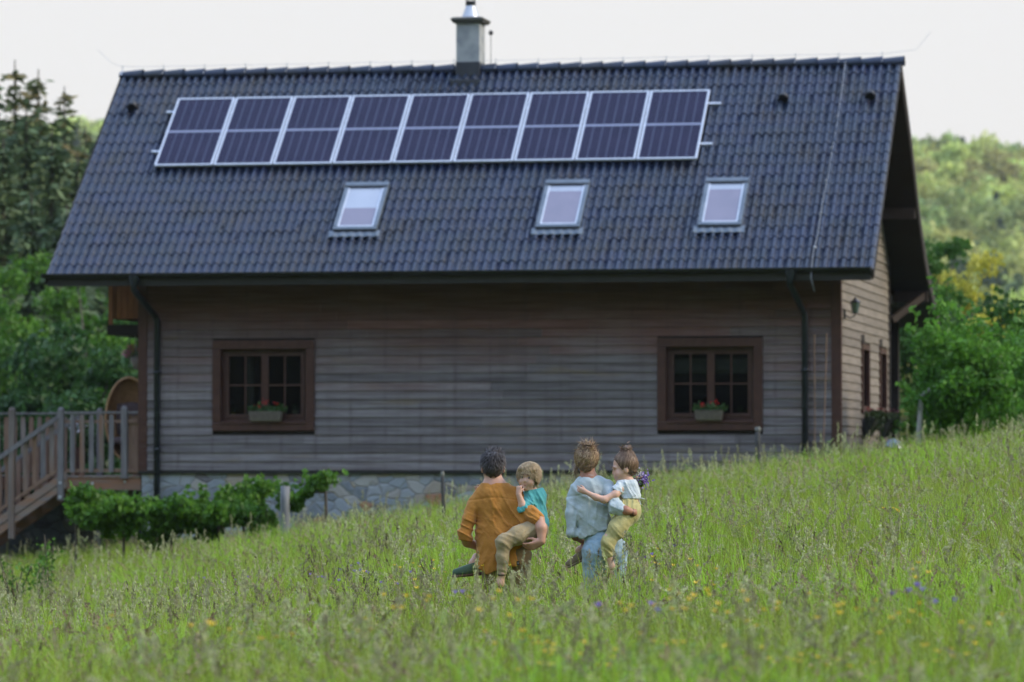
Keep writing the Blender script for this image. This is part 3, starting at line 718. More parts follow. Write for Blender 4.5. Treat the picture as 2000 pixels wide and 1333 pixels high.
# lightning conductor
e = empty('lightning_conductor', (HX, HY, 0), -YAW)
cpts = [rp(13.03, 5.98, .1), rp(13.035, 4.7, .06), rp(13.04, 4.0, .06), rp(13.025, 3.2, .06), rp(13.025, 2.5, .06), rp(13.0, 1.8, .06), rp(13.005, .9, .06), rp(12.975, .45, .06), rp(12.99, .05, .08), (12.99, -.16, EZ - .1), (13.04, -.1, EZ - .32)]
mb = MB(); mb.tube(cpts, .0105, 6)
for k in range(6): q_ = rp(13.03 - k * .008, 5.3 - k * .95, .055); mb.lathe([(0, -.03), (.028, -.02), (.028, .02), (0, .03)], q_, 6); mb.build('roof_cable', pm('pale_cable', (.30, .33, .38), (.36, .39, .44), scale=8, rough=.5), e, smooth=True)
mb = MB(); zz = EZ + RH + .222; mb.tube([(-.45, RW, zz + .32), (-.2, RW, zz + .08), (0, RW, zz)] + [(u, RW, zz - .012 * abs(math.sin(u * 4.2))) for u in np.arange(.5, 14.1, .4)] + [(14.25, RW, zz + .05), (14.5, RW, zz + .35)], .003, 5)
mb.build('ridge_wire', M_alu, e); tag(e, 'pale wire running along the ridge and down the right side of the roof', 'lightning conductor')
# wall lanterns
def lantern(u, d, z, lb):
    e = hE('wall_lantern', u, d, z); tag(e, lb, 'wall lamp', 'lanterns on the gable side')
    mb = MB(); mb.box(0, .02, -.04, .04, -.20, -.06); mb.tube([(.02, 0, -.15), (.10, 0, -.19), (.17, 0, -.15), (.18, 0, -.11)], .011, 6); mb.build('bracket', M_black, e)
    mb = MB(); mb.lathe([(0, .16), (.02, .14), (.03, .12), (.095, .075), (.10, .06)], (.18, 0, 0), 6); mb.lathe([(.055, -.10), (.06, -.115), (0, -.12)], (.18, 0, 0), 6); mb.build('cap', M_black, e)
    mb = MB(); mb.lathe([(.05, -.10), (.085, .062)], (.18, 0, 0), 6); g = mb.build('lamp_glass', pm('lantern_glass', (.10, .14, .14), rough=.15, spec=.8), e)
lantern(WU1 + .03, 1.35, EZ - .52, 'black lantern on the lit gable boards next to the house corner')
lantern(WU1 - .4, 8.72, EZ - .52, 'dim lantern in the dark porch recess at the far end of the gable')
# plants made of leaf cards
def leaf_cards(P, size, nrm=None, up=.3, asp=.55, seed=0, n_out=None):
    """P (n,3) centres -> folded diamond leaves (2 tris as quads)"""
    r = np.random.default_rng(seed); n = len(P); s = (np.full(n, size) if np.isscalar(size) else size) * r.uniform(.65, 1.3, n)
    d = r.normal(size=(n, 3)); d[:, 2] *= .6
    if nrm is not None: d = d * .75 + nrm
    d /= np.linalg.norm(d, axis=1)[:, None] + 1e-9
    a = r.normal(size=(n, 3)); a -= (a * d).sum(1)[:, None] * d; a /= np.linalg.norm(a, axis=1)[:, None] + 1e-9
    b = np.cross(d, a); L = (s / 2)[:, None]; W = (s * asp / 2)[:, None]
    k = d * (s * .10)[:, None]
    V = np.stack([P - a * L, P + b * W + k, P + a * L, P - b * W + k], 1).reshape(-1, 3)
    return V, np.arange(4 * n).reshape(n, 4)
M_geran = leafmat('geranium_leaf', (.05, .11, .03), (.08, .16, .05))
M_red = pm('red_petal', (.62, .010, .014), (.75, .02, .02), scale=20, rough=.6)
M_wick = pm('wicker_box', (.17, .145, .125), (.24, .21, .18), scale=30, rough=.8, bump=.6, bscale=60)
def flower_box(u, d, z, w_, lb, flowers, rz=0.0, leaf=260, group='flower boxes on the window sills'):
    e = hE('flower_box', u, d, z, rz); tag(e, lb, 'flower box', group)
    mb = MB(); a, h = w_ / 2, .17
    vs = []
    for zz, o in ((0, -.035), (h, 0), (h, -.012), (.03, -.045)): vs += [(-a - o, -.09 - o * .6, zz), (a + o, -.09 - o * .6, zz), (a + o, .07 + o * .6, zz), (-a - o, .07 + o * .6, zz)]
    mb.add(vs, [(j * 4 + k, j * 4 + (k + 1) % 4, j * 4 + 4 + (k + 1) % 4, j * 4 + 4 + k) for j in range(3) for k in range(4)] + [(0, 3, 2, 1), (12, 13, 14, 15)])
    for zz in (.04, .08, .12, .16): mb.tube([(-a + .02, -.098 - zz * .1, zz), (a - .02, -.098 - zz * .1, zz)], .009, 5)
    mb.build('box', M_wick, e)
    r = np.random.default_rng(int(u * 100)); P = np.stack([r.uniform(-a - .02, a + .06, leaf), r.uniform(-.12, .08, leaf), h + np.abs(r.normal(0, .045, leaf))], -1)
    V, F = leaf_cards(P, .055, seed=3, asp=.9); np_mesh('foliage', V, F, M_geran, e)
    mb = MB()
    for (fx, fz, s) in flowers:
        mb.tube([(fx * .8, 0, h), (fx, -.04, h + fz)], .004, 5, mi=1)
        for k in range(16):
            c_ = Vector((fx + random.gauss(0, s), -.05 + random.gauss(0, s), h + fz + random.gauss(0, s * .8)))
            q = [Vector((random.gauss(0, 1), random.gauss(0, 1), random.gauss(0, 1))).normalized() * .02 for _ in range(3)]
            mb.add([c_ + q[0], c_ + q[1], c_ + q[2]], [(0, 1, 2)])
    mb.build('blossoms', [M_red, M_geran], e)
zs = EZ - 2.571 + .145 + .014
flower_box(3.62, WD0 - .06, zs, .58, 'wicker box of red flowers on the sill of the left window', [(-.12, .09, .028), (-.02, .15, .032), (.2, .13, .02), (-.2, .05, .018)])
flower_box(11.17, WD0 - .06, zs, .48, 'wicker box of red flowers on the sill of the right window', [(.12, .12, .036), (-.09, .08, .026), (-.12, .1, .02)])
M_side = pm('dark_trough', (.02, .025, .018), (.035, .04, .03), scale=9)
for d, lb in ((4.5, 'dark hanging flower trough with red blooms under the nearer gable window'), (7.35, 'dark hanging flower trough with pink blooms under the farther gable window')):
    e = hE('flower_trough', WU1 + .05, d, EZ - 2.52); tag(e, lb, 'flower trough', 'flower troughs under the gable windows')
    mb = MB(); vs = []
    for zz, o in ((-.12, .05), (.2, .2), (.2, .18)): vs += [(.01, -.45, zz), (.01 + o, -.45, zz), (.01 + o, .45, zz), (.01, .45, zz)]
    mb.add(vs, [(j * 4 + k, j * 4 + (k + 1) % 4, j * 4 + 4 + (k + 1) % 4, j * 4 + 4 + k) for j in range(2) for k in range(4)] + [(0, 3, 2, 1)]); mb.build('trough', M_side, e)
    r = np.random.default_rng(int(d)); P = np.stack([r.uniform(.0, .26, 420), r.uniform(-.5, .5, 420), .18 - np.abs(r.normal(0, .14, 420)) + .12], -1)
    V, F = leaf_cards(P, .06, seed=4, asp=.9); np_mesh('foliage', V, F, leafmat('trough_leaf', (.03, .05, .02), (.05, .08, .03)), e)
    P = np.stack([r.uniform(.02, .24, 60), r.uniform(-.1, .35, 60), .30 + r.normal(0, .03, 60)], -1); V, F = leaf_cards(P, .05, seed=5, asp=.9)
    np_mesh('blossoms', V, F, pm('dull_red_petal', (.16, .012, .02)) if d < 5 else pm('pink_petal', (.10, .02, .04)), e)
# small pots just inside the windows
def pot(u, z, lb, c1, h=.11, r0=.055):
    e = hE('plant_pot', u, WD0 + .19, z); tag(e, lb, 'plant pot', 'small pots behind the window panes')
    mb = MB(); mb.lathe([(0, 0), (r0 * .75, 0), (r0, h), (r0 * .85, h), (r0 * .8, h - .02), (0, h - .02)], n=14); mb.build('pot', pm('glazed_pot', c1, rough=.4), e, smooth=False)
    P = np.random.default_rng(2).normal(0, .03, (40, 3)) + np.array([0, 0, h + .04]); V, F = leaf_cards(P, .05, seed=6); np_mesh('foliage', V, F, M_geran, e)
zi = EZ - 2.571 + .24
pot(4.06, zi, 'pale green pot behind the right sash of the left window', (.28, .33, .20)); pot(2.98, zi, 'small yellow pot in the corner of the left window', (.35, .33, .06), .08, .035)
pot(11.66, zi - .02, 'squat yellow green pot behind the right sash of the right window', (.30, .30, .14), .07, .07)
for u in (2.98, 4.06, 11.66): pass
# climbing poles leaning on the wall at the right
for k, (a, b2) in enumerate((((12.93, EZ - 1.0), (12.95, 1.0)), ((13.13, EZ - .98), (13.07, 1.2)))):
    e = hE('garden_cane', a[0], WD0 - .12, b2[1]); mb = MB()
    mb.tube([(b2[0] - a[0], -.22, 0), ((b2[0] - a[0]) * .5 + .01, -.12, 1.3), (0, -.0, a[1] - b2[1])], .013, 6); mb.build('cane', pm('worn_cane', (.16, .10, .07), (.22, .14, .10), scale=6), e)
    tag(e, ['thin wooden cane leaning on the wall just right of the downpipe', 'thin wooden cane leaning beside the right corner board'][k], 'cane', 'canes leaning on the front wall')
# ---------------------------------------------------------------- deck with stairs
M_deckw = pm('weathered_deck_wood', (.15, .125, .115), (.24, .20, .185), scale=3, rough=.8, island=.28, stretch=(6, 6, .7), bump=.35, c3=(.22, .12, .075), s3=1.1)
M_deckr = pm('reddish_deck_wood', (.17, .095, .065), (.24, .155, .115), scale=3, rough=.75, island=.22, stretch=(5, 5, .7), bump=.3)
M_post = pm('grey_post_wood', (.13, .12, .13), (.21, .20, .21), scale=4, rough=.85, stretch=(5, 5, .6), bump=.4)
M_beam = pm('orange_beam', (.26, .115, .06), (.20, .13, .10), scale=2, rough=.7, stretch=(.7, .7, 6), bump=.3)
deck = tag(empty('wooden_deck', (HX, HY, 0), -YAW), 'raised wooden deck with board railing and stairs at the left end of the house', 'deck')
DZ = 1.43
mb = MB(); 
for k in range(24):
    d = .93 + k * .15; mb.box(-4.2 if d > 2.05 else 0.02, 1.375, d, d + .143, DZ - .03, DZ)
mb.build('floor_boards', M_deckw, deck)
mb = MB(); mb.box(.02, 1.40, .95, 1.01, DZ - .24, DZ - .034); mb.box(-4.2, .0, 2.07, 2.13, DZ - .24, DZ - .034); mb.box(.0, .06, 1.012, 2.07, DZ - .24, DZ - .034); pieces(mb, 'front_beam', M_beam, deck)
mb = MB()
for u in (.3, .9, -1.5, -3.2): mb.box(u, u + .12, 2.2 if u < 0 else 1.9, 2.34 if u < 0 else 2.04, -1.8, DZ - .24)
pieces(mb, 'support', M_post, deck)
def post(u, d, z0, z1, w_=.105, m=None):
    mb = MB(); h = w_ / 2; mb.box(u - h, u + h, d - h, d + h, z0, z1 - .04); 
    vs = [(u - h, d - h, z1 - .04), (u + h, d - h, z1 - .04), (u + h, d + h, z1 - .04), (u - h, d + h, z1 - .04), (u - h * .5, d - h * .5, z1), (u + h * .5, d - h * .5, z1), (u + h * .5, d + h * .5, z1), (u - h * .5, d + h * .5, z1)]
    mb.add(vs, [(k, (k + 1) % 4, 4 + (k + 1) % 4, 4 + k) for k in range(4)] + [(4, 5, 6, 7)]); mb.build('railing_post', m or M_post, deck, bevel=.01)
post(.0, .92, DZ - .42, 2.60); post(1.12, .92, DZ - .05, 2.62); post(.34, 2.1, DZ - .05, 2.60); post(.42, 4.4, DZ, 2.62, m=M_deckr); post(-.87, .92, .35, 2.60, m=M_deckw); post(-2.3, 2.1, DZ - .3, 2.6); post(-3.9, 2.1, DZ - .3, 2.6)
def baluster(mb, u, d, z0, z1, w_=.088, t=.022):
    j = random.uniform(-.006, .006)
    for a, b2, ww in ((z0, z0 + .12, w_ * .85), (z0 + .12, z1 - .12, w_), (z1 - .12, z1, w_ * .8)):
        pass
    q = w_ / 2; vs = [(u - q * s_ + j, d + y, z) for z, s_ in ((z0, .85), (z0 + .18, 1.0), ((z0 + z1) / 2, .9), (z1 - .18, 1.0), (z1, .8)) for y in (0, t)] 
    vs2 = [(u + q * s_ + j, d + y, z) for z, s_ in ((z0, .85), (z0 + .18, 1.0), ((z0 + z1) / 2, .9), (z1 - .18, 1.0), (z1, .8)) for y in (0, t)]
    n = 10; fs = []
    for k in range(4):
        a = 2 * k; fs += [(a, n + a, n + a + 2, a + 2), (a + 1, a + 3, n + a + 3, n + a + 1), (a, a + 2, a + 3, a + 1), (n + a, n + a + 1, n + a + 3, n + a + 2)]
    fs += [(0, 1, n + 1, n), (8, n + 8, n + 9, 9)]
    mb.add(vs + vs2, fs)
def balobj(u, d, z0, z1, m): mb = MB(); baluster(mb, u, d, z0, z1); mb.build('baluster', m, deck)
RT = 2.49
for k, u in enumerate(np.arange(.20, 1.05, .172)): balobj(float(u), .90, DZ + .06, RT - .02, [M_post, M_deckw][k % 2])
for u in (1.215, 1.30): balobj(u, .965, DZ + .03, RT - .03, M_deckr)
for u in np.arange(.12, 1.3, .175): balobj(float(u), 4.45, DZ + .05, RT - .02, M_deckr)
for u in np.arange(-4.1, -.02, .152): balobj(float(u), 2.13, DZ + .05, RT - .04, [M_deckr, M_deckw][int(u * 100) % 2])
for d in np.arange(1.15, 2.0, .16): pass
mb = MB(); mb.box(.05, 1.385, .89, .955, RT, RT + .035); mb.box(-4.2, .30, 2.08, 2.16, RT, RT + .035); mb.box(.3, 1.385, 4.40, 4.48, RT, RT + .035); mb.box(1.33, 1.38, .957, 1.01, RT, RT + .03)
pieces(mb, 'top_rail', M_post, deck, bevel=.004)
mb = MB(); mb.box(.05, 1.38, .926, .956, DZ + .06, DZ + .12); mb.box(-4.2, .30, 2.155, 2.19, DZ + .05, DZ + .11); mb.box(.05, 1.38, .926, .956, RT - .16, RT - .11) ; pieces(mb, 'bottom_rail', M_deckr, deck)
# stairs going down to the left
SL = .665
def sz(u): return DZ + .04 + SL * u
for d in (.90, 1.95):
    mb = MB(); L = -3.1
    mb.add([(.10, d, sz(.10) - .02), (L, d, sz(L)), (L, d, sz(L) - .36), (.10, d, sz(.10) - .30), (.10, d + .05, sz(.10) - .02), (L, d + .05, sz(L)), (L, d + .05, sz(L) - .36), (.10, d + .05, sz(.10) - .30)],
           [(0, 1, 2, 3), (7, 6, 5, 4), (0, 4, 5, 1), (3, 2, 6, 7), (0, 3, 7, 4), (1, 5, 6, 2)])
    mb.build('stringer', M_beam if d > 1 else pm('worn_stringer', (.26, .19, .15), (.20, .165, .16), scale=2.2, rough=.75, stretch=(1, 1, 5), bump=.3, c3=(.30, .15, .08), s3=1.7), deck)
mb = MB(); mb.bar((.08, .895, sz(.08) - .165), (-3.1, .895, sz(-3.1) - .18), .01, .012); mb.build('stringer_groove', M_black, deck)
for k in range(11):
    u = -.14 - k * .27; mb = MB(); mb.box(u - .28, u, .95, 1.95, sz(u) - .14, sz(u) - .10); mb.build('stair_tread', M_deckr, deck)
for k, u in enumerate(np.arange(-.17, -3.0, -.158)):
    if abs(u + .87) < .09: continue
    balobj(float(u), .935, sz(u) + .06, sz(u) + 1.0, [M_deckw, M_post, M_deckr][k % 3])
for u in np.arange(-.10, -2.6, -.165): balobj(float(u), 1.97, sz(u) + .04, sz(u) + .98, M_deckr)
mb = MB(); mb.bar((0, .885, sz(0) + .99), (-3.1, .885, sz(-3.1) + .99), .05, .075); mb.bar((0, 1.99, sz(0) + .99), (-3.1, 1.99, sz(-3.1) + .99), .05, .07); pieces(mb, 'handrail', M_post, deck)
mb = MB(); mb.bar((0, .925, sz(0) + .10), (-3.1, .925, sz(-3.1) + .10), .03, .06); mb.build('stair_bottom_rail', M_deckr, deck)
mb = MB()
for u, z in ((.55, DZ - .13), (1.12, DZ - .10)): mb.tube([(u, .948, z), (u, .935, z)], .022, 10)
mb.tube([(.0, .868, DZ - .36), (.0, .86, DZ - .36)], .026, 10); mb.tube([(.0, .868, DZ - .12), (.0, .86, DZ - .12)], .022, 10); pieces(mb, 'bolt', M_alu, deck)
# terrace wall under the deck
tw = empty('terrace_wall', (HX, HY, 0), -YAW); tag(tw, 'rough stone retaining wall with shade painted into its colour, under the deck and stairs', 'wall')
mb = MB(); mb.box(-7.5, WU0 + .02, 2.6, 3.1, -2.6, .95); mb.box(-7.5, WU0 + .02, 2.55, 3.15, .95, 1.12, mi=1); mb.build('stonework', [M_stone_shaded, M_dark], tw)
# things on the deck: wicker hanging chair, hanging basket, white flowers
M_rattan = pm('rattan', (.30, .16, .075), (.42, .24, .12), scale=14, rough=.55, stretch=(1, 1, 3), bump=.7, bscale=50)
e = hE('hanging_chair', .96, 1.75, 1.70); tag(e, 'brown wicker egg shaped hanging chair behind the deck railing', 'hanging chair')
mb = MB(); n = 28; m = 14; vs = []     # open shell facing left-front: a scooped ellipsoid
for j in range(m + 1):
    th = math.pi * j / m
    for i in range(n + 1):
        ph = math.pi * (.0 + 1.0 * i / n)
        vs.append((.40 * math.sin(th) * math.cos(ph), .36 * math.sin(th) * math.sin(ph), .70 + .70 * math.cos(th)))
mb.add(vs, [(j * (n + 1) + i, j * (n + 1) + i + 1, (j + 1) * (n + 1) + i + 1, (j + 1) * (n + 1) + i) for j in range(m) for i in range(n)])
o = mb.build('shell', M_rattan, e, smooth=True); s_ = o.modifiers.new('thickness', 'SOLIDIFY'); s_.thickness = .02
mb = MB(); mb.tube([(.41 * math.sin(t), 0, .70 + .715 * math.cos(t)) for t in np.linspace(0, 2 * math.pi, 40)], .024, 8, cap=False); mb.build('rim', pm('rattan_rim', (.36, .19, .09), (.46, .27, .14), scale=12, rough=.5), e, smooth=True)
mb = MB()
for z0, z1, r in ((.25, .42, .32), (.42, 1.0, .30)):
    mb.lathe([(0, z0), (r * .9, z0 + .02), (r, (z0 + z1) / 2), (r * .9, z1 - .03), (0, z1)], (0, .05 if z0 < .3 else .2, 0), 18, sq=.9 if z0 < .3 else .35)
mb.build('cushion', pm('plum_cushion', (.075, .05, .055), (.10, .07, .075), scale=6, rough=.9), e, smooth=True)
mb = MB(); mb.tube([(0, 0, 1.41), (0, .05, 2.2)], .010, 6); mb.build('hanging_rope', M_black, e)
e = hE('hanging_basket', 1.16, 1.7, 3.24); tag(e, 'grey hanging pot of pink and white flowers under the balcony', 'hanging basket')
mb = MB(); mb.lathe([(0, .0), (.09, .02), (.15, .15), (.155, .24), (.13, .24), (.12, .2), (0, .2)], n=18); mb.build('pot', pm('mauve_pot', (.20, .17, .18), (.26, .22, .23), scale=5), e, smooth=True)
mb = MB()
for k in range(3): a = k * 2.1 + .4; mb.tube([(.14 * math.cos(a), .14 * math.sin(a), .23), (-.08, 0, .60)], .006, 5)
pieces(mb, 'hanging_wire', M_alu, e)
r = np.random.default_rng(8); P = r.normal(0, 1, (240, 3)) * [.12, .12, .07] + [0, 0, .29]; V, F = leaf_cards(P, .055, seed=8); np_mesh('foliage', V, F, M_geran, e)
for nm, cc, ct in (('white_petals', (.62, .60, .62), (.02, .0, .33)), ('pink_petals', (.55, .18, .35), (-.17, 0, .30)), ('peach_petals', (.5, .22, .18), (-.06, -.05, .38))):
    P = r.normal(0, 1, (60, 3)) * [.07, .05, .035] + ct; V, F = leaf_cards(P, .05, seed=9, asp=.9); np_mesh(nm, V, F, pm(nm, cc), e)
for k, (u, d, lb) in enumerate(((-.55, 2.6, 'pot of white flowers on the deck behind the stair railing'), (-.30, 2.9, 'pot of white flowers on the deck close to the top of the stairs'), (.72, 3.2, 'pot of small white flowers on the deck beside the hanging chair'))):
    e = hE('flower_pot', u, d, DZ); tag(e, lb, 'flower pot', 'potted white flowers on the deck')
    mb = MB(); mb.lathe([(0, 0), (.10, 0), (.14, .5), (.12, .5), (0, .46)], n=14); mb.build('pot', pm('clay_pot', (.14, .07, .05)), e)
    P = r.normal(0, 1, (150, 3)) * [.12, .12, .12] + [0, 0, .72]; V, F = leaf_cards(P, .06, seed=k); np_mesh('foliage', V, F, M_geran, e)
    P = r.normal(0, 1, (60, 3)) * [.08, .08, .07] + [0, -.1, .88]; V, F = leaf_cards(P, .06, seed=k, asp=.9); np_mesh('blossoms', V, F, pm('white_bloom', (.62, .60, .66)), e)
# ---------------------------------------------------------------- posts in the grass, grill
def px(x, y, Y): return ((x - 1000) / 8500 * Y, Y, EYE + (905 - y) / 8500 * Y)
M_dpost = pm('dark_old_post', (.022, .024, .026), (.07, .07, .072), scale=9, rough=.85, stretch=(2, 2, .6), bump=.5)
def fence_post(xp, ytop, Y, w_, lb, m, lean=0.0, knob=True):
    x, y, z = px(xp, ytop, Y); g = float(ground(x, y)) - .2
    e = empty('fence_post', (x, y, g)); tag(e, lb, 'post', 'old posts standing in the tall grass')
    mb = MB(); h = z - g; k = 7; pts = [(lean * (1 - t) + .006 * math.sin(t * 9 + xp), 0, h * t) for t in np.linspace(0, 1, k)]
    mb.tube(pts, [w_ * (1.05 - .1 * t + .05 * math.sin(t * 17 + xp)) for t in np.linspace(0, 1, k)], 9); mb.build('post', m, e, smooth=True)
    if knob:
        mb = MB(); mb.lathe([(0, .02), (w_ * 1.0, .015), (w_ * 1.2, -.03), (w_ * .9, -.05)], (0, 0, h), 9); mb.build('post_cap', pm('pale_cap', (.12, .125, .12), (.22, .22, .21), scale=20), e)
fence_post(1480, 837, 66, .042, 'weathered grey post with a pale top in front of the right window', M_dpost, .03)
fence_post(864, 924, 58, .024, 'thin dark post in the grass just left of the man', M_dpost, .05)
fence_post(1152, 925, 62, .020, 'thin dark stake in the grass behind the woman', M_dpost, knob=False)
fence_post(557, 950, 66, .075, 'stout pale grey post holding up the vine beside the stone foundation', pm('pale_post', (.10, .105, .12), (.22, .23, .25), scale=5, rough=.85, stretch=(4, 4, .5), bump=.4), knob=False)
x, y, z = px(1750, 900, 69); gz0 = float(ground(x, y))
e = empty('barbecue_grill', (x, y, gz0), .3); e.scale = (.66, .66, .80); tag(e, 'black garden grill with a shiny pale lid beside the young tree', 'grill')
mb = MB()
for a in (-.2, .2):
    for b2 in (-.15, .15): mb.tube([(a, b2, 0), (a * .8, b2 * .8, .55)], .02, 6)
mb.box(-.22, .22, -.16, .16, .12, .15); pieces(mb, 'leg', M_black, e)
mb = MB(); mb.lathe([(0, .42), (.15, .45), (.25, .62), (.265, .70)], n=20, sq=.8); mb.build('bowl', M_black, e, smooth=True)
mb = MB(); 
vs = []; n = 16
for j, (dx, rz_) in enumerate(((0, 1.0), (.0, .86), (0, .55), (0, .05))):
    zc = [.71, .80, .88, .92][j]
    for i in range(n): q = 2 * math.pi * i / n; vs.append((.265 * rz_ * math.cos(q) - .03, .215 * rz_ * math.sin(q), zc - .22 * (.265 * rz_ * math.cos(q))))
mb.add(vs, [(j * n + i, j * n + (i + 1) % n, (j + 1) * n + (i + 1) % n, (j + 1) * n + i) for j in range(3) for i in range(n)] + [tuple(3 * n + i for i in range(n))])
mb.build('lid', pm('chrome_lid', (.16, .19, .23), rough=.3, metal=.8), e, smooth=True)
mb = MB(); mb.tube([(-.12, -.25, .80), (-.12, -.29, .83), (.10, -.29, .78), (.10, -.25, .75)], .012, 6); mb.build('handle', M_black, e)
# ------------------------------------------------------------------ trees
M_bark = pm('bark', (.07, .055, .045), (.12, .10, .085), scale=7, rough=.95, stretch=(2, 2, .5), bump=.6)
M_barkp = pm('pale_bark', (.20, .20, .19), (.30, .29, .27), scale=9, rough=.9, stretch=(2, 2, .6), bump=.4)
def crown_leaves(r, C, RC, n, size, squash=.75):
    """leaf centres on lumpy clumps; C (k,3) centres, RC radii"""
    k = len(C); w_ = RC ** 2 / (RC ** 2).sum(); idx = r.choice(k, n, p=w_)
    d = r.normal(size=(n, 3)); d /= np.linalg.norm(d, axis=1)[:, None]
    d[:, 2] = np.abs(d[:, 2]) * np.where(r.random(n) < .72, 1, -1)
    rad = RC[idx] * (r.random(n) ** .38) * (1 + .25 * np.sin(d[:, 0] * 7 + idx) * np.cos(d[:, 1] * 6 + idx))
    P = C[idx] + d * rad[:, None] * [1, 1, squash]
    return P, d
def tree(name, base, H, crown, nclump, nleaf, lsize, mat, label, cat='tree', group=None, seed=1, trunk=.12, bark=None, crz=None, trunk_h=None, cl=(.25, .45), limbs=True, spikes=0):
    """crown = (cx,cy,cz, rx,ry,rz) relative to base"""
    r = np.random.default_rng(seed); e = empty(name, base); tag(e, label, cat, group)
    cx, cy, cz, rx, ry, rz = crown
    d = r.normal(size=(nclump, 3)); d /= np.linalg.norm(d, axis=1)[:, None]
    rr = r.random(nclump) ** .45 * (1 + .18 * r.normal(size=nclump))
    C = np.stack([cx + d[:, 0] * rx * rr * .85, cy + d[:, 1] * ry * rr * .85, cz + d[:, 2] * rz * rr * .85], -1)
    RC = r.uniform(cl[0], cl[1], nclump) * min(rx, rz) * (1.1 - .35 * np.clip((C[:, 2] - cz) / rz, -1, 1))
    P, dn = crown_leaves(r, C, RC, nleaf, lsize)
    if spikes:      # loose shoots that break the outline
        k = spikes; ii = r.choice(nclump, k); dd = r.normal(size=(k, 3)); dd[:, 2] = np.abs(dd[:, 2]) + .6; dd /= np.linalg.norm(dd, axis=1)[:, None]
        S = C[ii] + dd * RC[ii][:, None] * .8; m = 14
        tt = r.random((k, m)) ** .8; PP = S[:, None] + dd[:, None] * (tt * r.uniform(.3, .75, (k, 1)) * min(rx, rz) * .55)[..., None] + r.normal(0, lsize * .45, (k, m, 3))
        P = np.concatenate([P, PP.reshape(-1, 3)]); dn = np.concatenate([dn, np.repeat(dd, m, 0)])
    P = P[P[:, 2] > .05] if len(P) == len(dn) else P; 
    V, F = leaf_cards(P, lsize, seed=seed + 50, asp=.6)
    np_mesh('crown', V, F, mat, e)
    mb = MB(); th = trunk_h or cz - rz * .55
    top = Vector((cx, cy, cz + rz * .35)); mid = Vector((cx * .08 + r.normal() * .02, cy * .1, th))
    mb.tube([(0, 0, -.3), (r.normal() * .02, 0, th * .5), mid, (mid + top) / 2 + Vector((.1, .05, 0)) * rx * .3, top], [trunk, trunk * .85, trunk * .7, trunk * .45, trunk * .15], 8)
    if limbs:
        for c_ in C[:min(nclump, 16)]:
            c_ = Vector(c_); t_ = random.uniform(.0, .8); s_ = mid.lerp(top, t_ * .7); m_ = s_.lerp(c_, .5) + Vector((0, 0, .1 * rz))
            mb.tube([s_, m_, c_], [trunk * .4, trunk * .25, trunk * .08], 5)
    mb.build('trunk', bark or M_bark, e, smooth=True)
    return e
def spruce(base, H, Rb, seed, mat, label, group, dens=1.0, bare_top=.12, name='spruce'):
    r = np.random.default_rng(seed); e = empty(name, base); tag(e, label, 'tree', group)
    Ps, As = [], []
    nw = int(H * 4.6); 
    for k in range(nw):
        h = 1 - (k + r.random() * .8) / nw * .92; z = H * (1 - (1 - h) * 1.0)
        z = H * (k + r.random()) / nw * .98 + H * .05 if False else H * (.07 + .92 * (k + r.random() * .7) / nw)
        f = z / H; R0 = Rb * 1.15 * (1 - f) ** .8 * (.85 + .3 * r.random()) + .10
        for _ in range(int((5 + 5 * (1 - f)) * dens)):
            a = r.uniform(0, 2 * math.pi); L = R0 * r.uniform(.6, 1.15); n = max(4, int(L * 20 * dens))
            t = (np.arange(n) + r.random(n)) / n
            rad = t * L; dz = .12 * L * t - .38 * L * t ** 2 + (.12 * L * t ** 4)
            w_ = .13 + .30 * L * (1 - t) * .8
            x = rad * math.cos(a) + r.normal(0, 1, n) * w_ * .6; y = rad * math.sin(a) + r.normal(0, 1, n) * w_ * .6
            zz = z + dz - np.abs(r.normal(0, 1, n)) * w_ * .7
            Ps.append(np.stack([x, y, zz], -1))
    P = np.concatenate(Ps); n = len(P)
    d = P * [1, 1, 0]; d /= np.linalg.norm(d, axis=1)[:, None] + 1e-6; d[:, 2] = -.25
    a = d + r.normal(0, .35, (n, 3)); a /= np.linalg.norm(a, axis=1)[:, None]
    b = np.cross(a, r.normal(size=(n, 3))); b /= np.linalg.norm(b, axis=1)[:, None]
    L = r.uniform(.10, .24, n)[:, None]; W = L * .38
    V = np.stack([P - a * L, P + b * W, P + a * L, P - b * W], 1).reshape(-1, 3)
    np_mesh('crown', V, np.arange(4 * n).reshape(n, 4), mat, e)
    mb = MB(); mb.tube([(0, 0, -.5), (0, 0, H * .5), (0, 0, H * 1.0)], [H * .013 + .05, H * .008 + .02, .015], 7); mb.build('trunk', M_bark, e)
    return e
L_spr1 = leafmat('spruce_needles', (.06, .105, .055), (.11, .16, .07), transl=.15, scale=.35, rough=.7)
L_spr2 = leafmat('sunlit_needles', (.08, .125, .05), (.16, .18, .07), transl=.25, scale=.5, rough=.7, c3=(.22, .18, .08))  # golden sunlight on these spruces is put into the needle colour
L_dec1 = leafmat('bright_leaf', (.065, .165, .018), (.115, .25, .028), transl=.4, scale=.6)
L_dec2 = leafmat('mid_leaf', (.04, .12, .016), (.075, .19, .024), transl=.35, scale=.5)
L_dec3 = leafmat('dark_leaf', (.024, .075, .018), (.045, .12, .025), transl=.3, scale=.5)
L_sunlit = leafmat('sunlit_yellow_leaf', (.42, .42, .05), (.56, .53, .09), transl=.45, scale=.6)  # sunlit look of these trees is painted into the leaf colour
def at(xp, yp, Y): return px(xp, yp, Y)
def gbase(xp, Y, off=0):
    x = (xp - 1000) / 8500 * Y; return (x, Y, float(ground(x, Y)) + off)
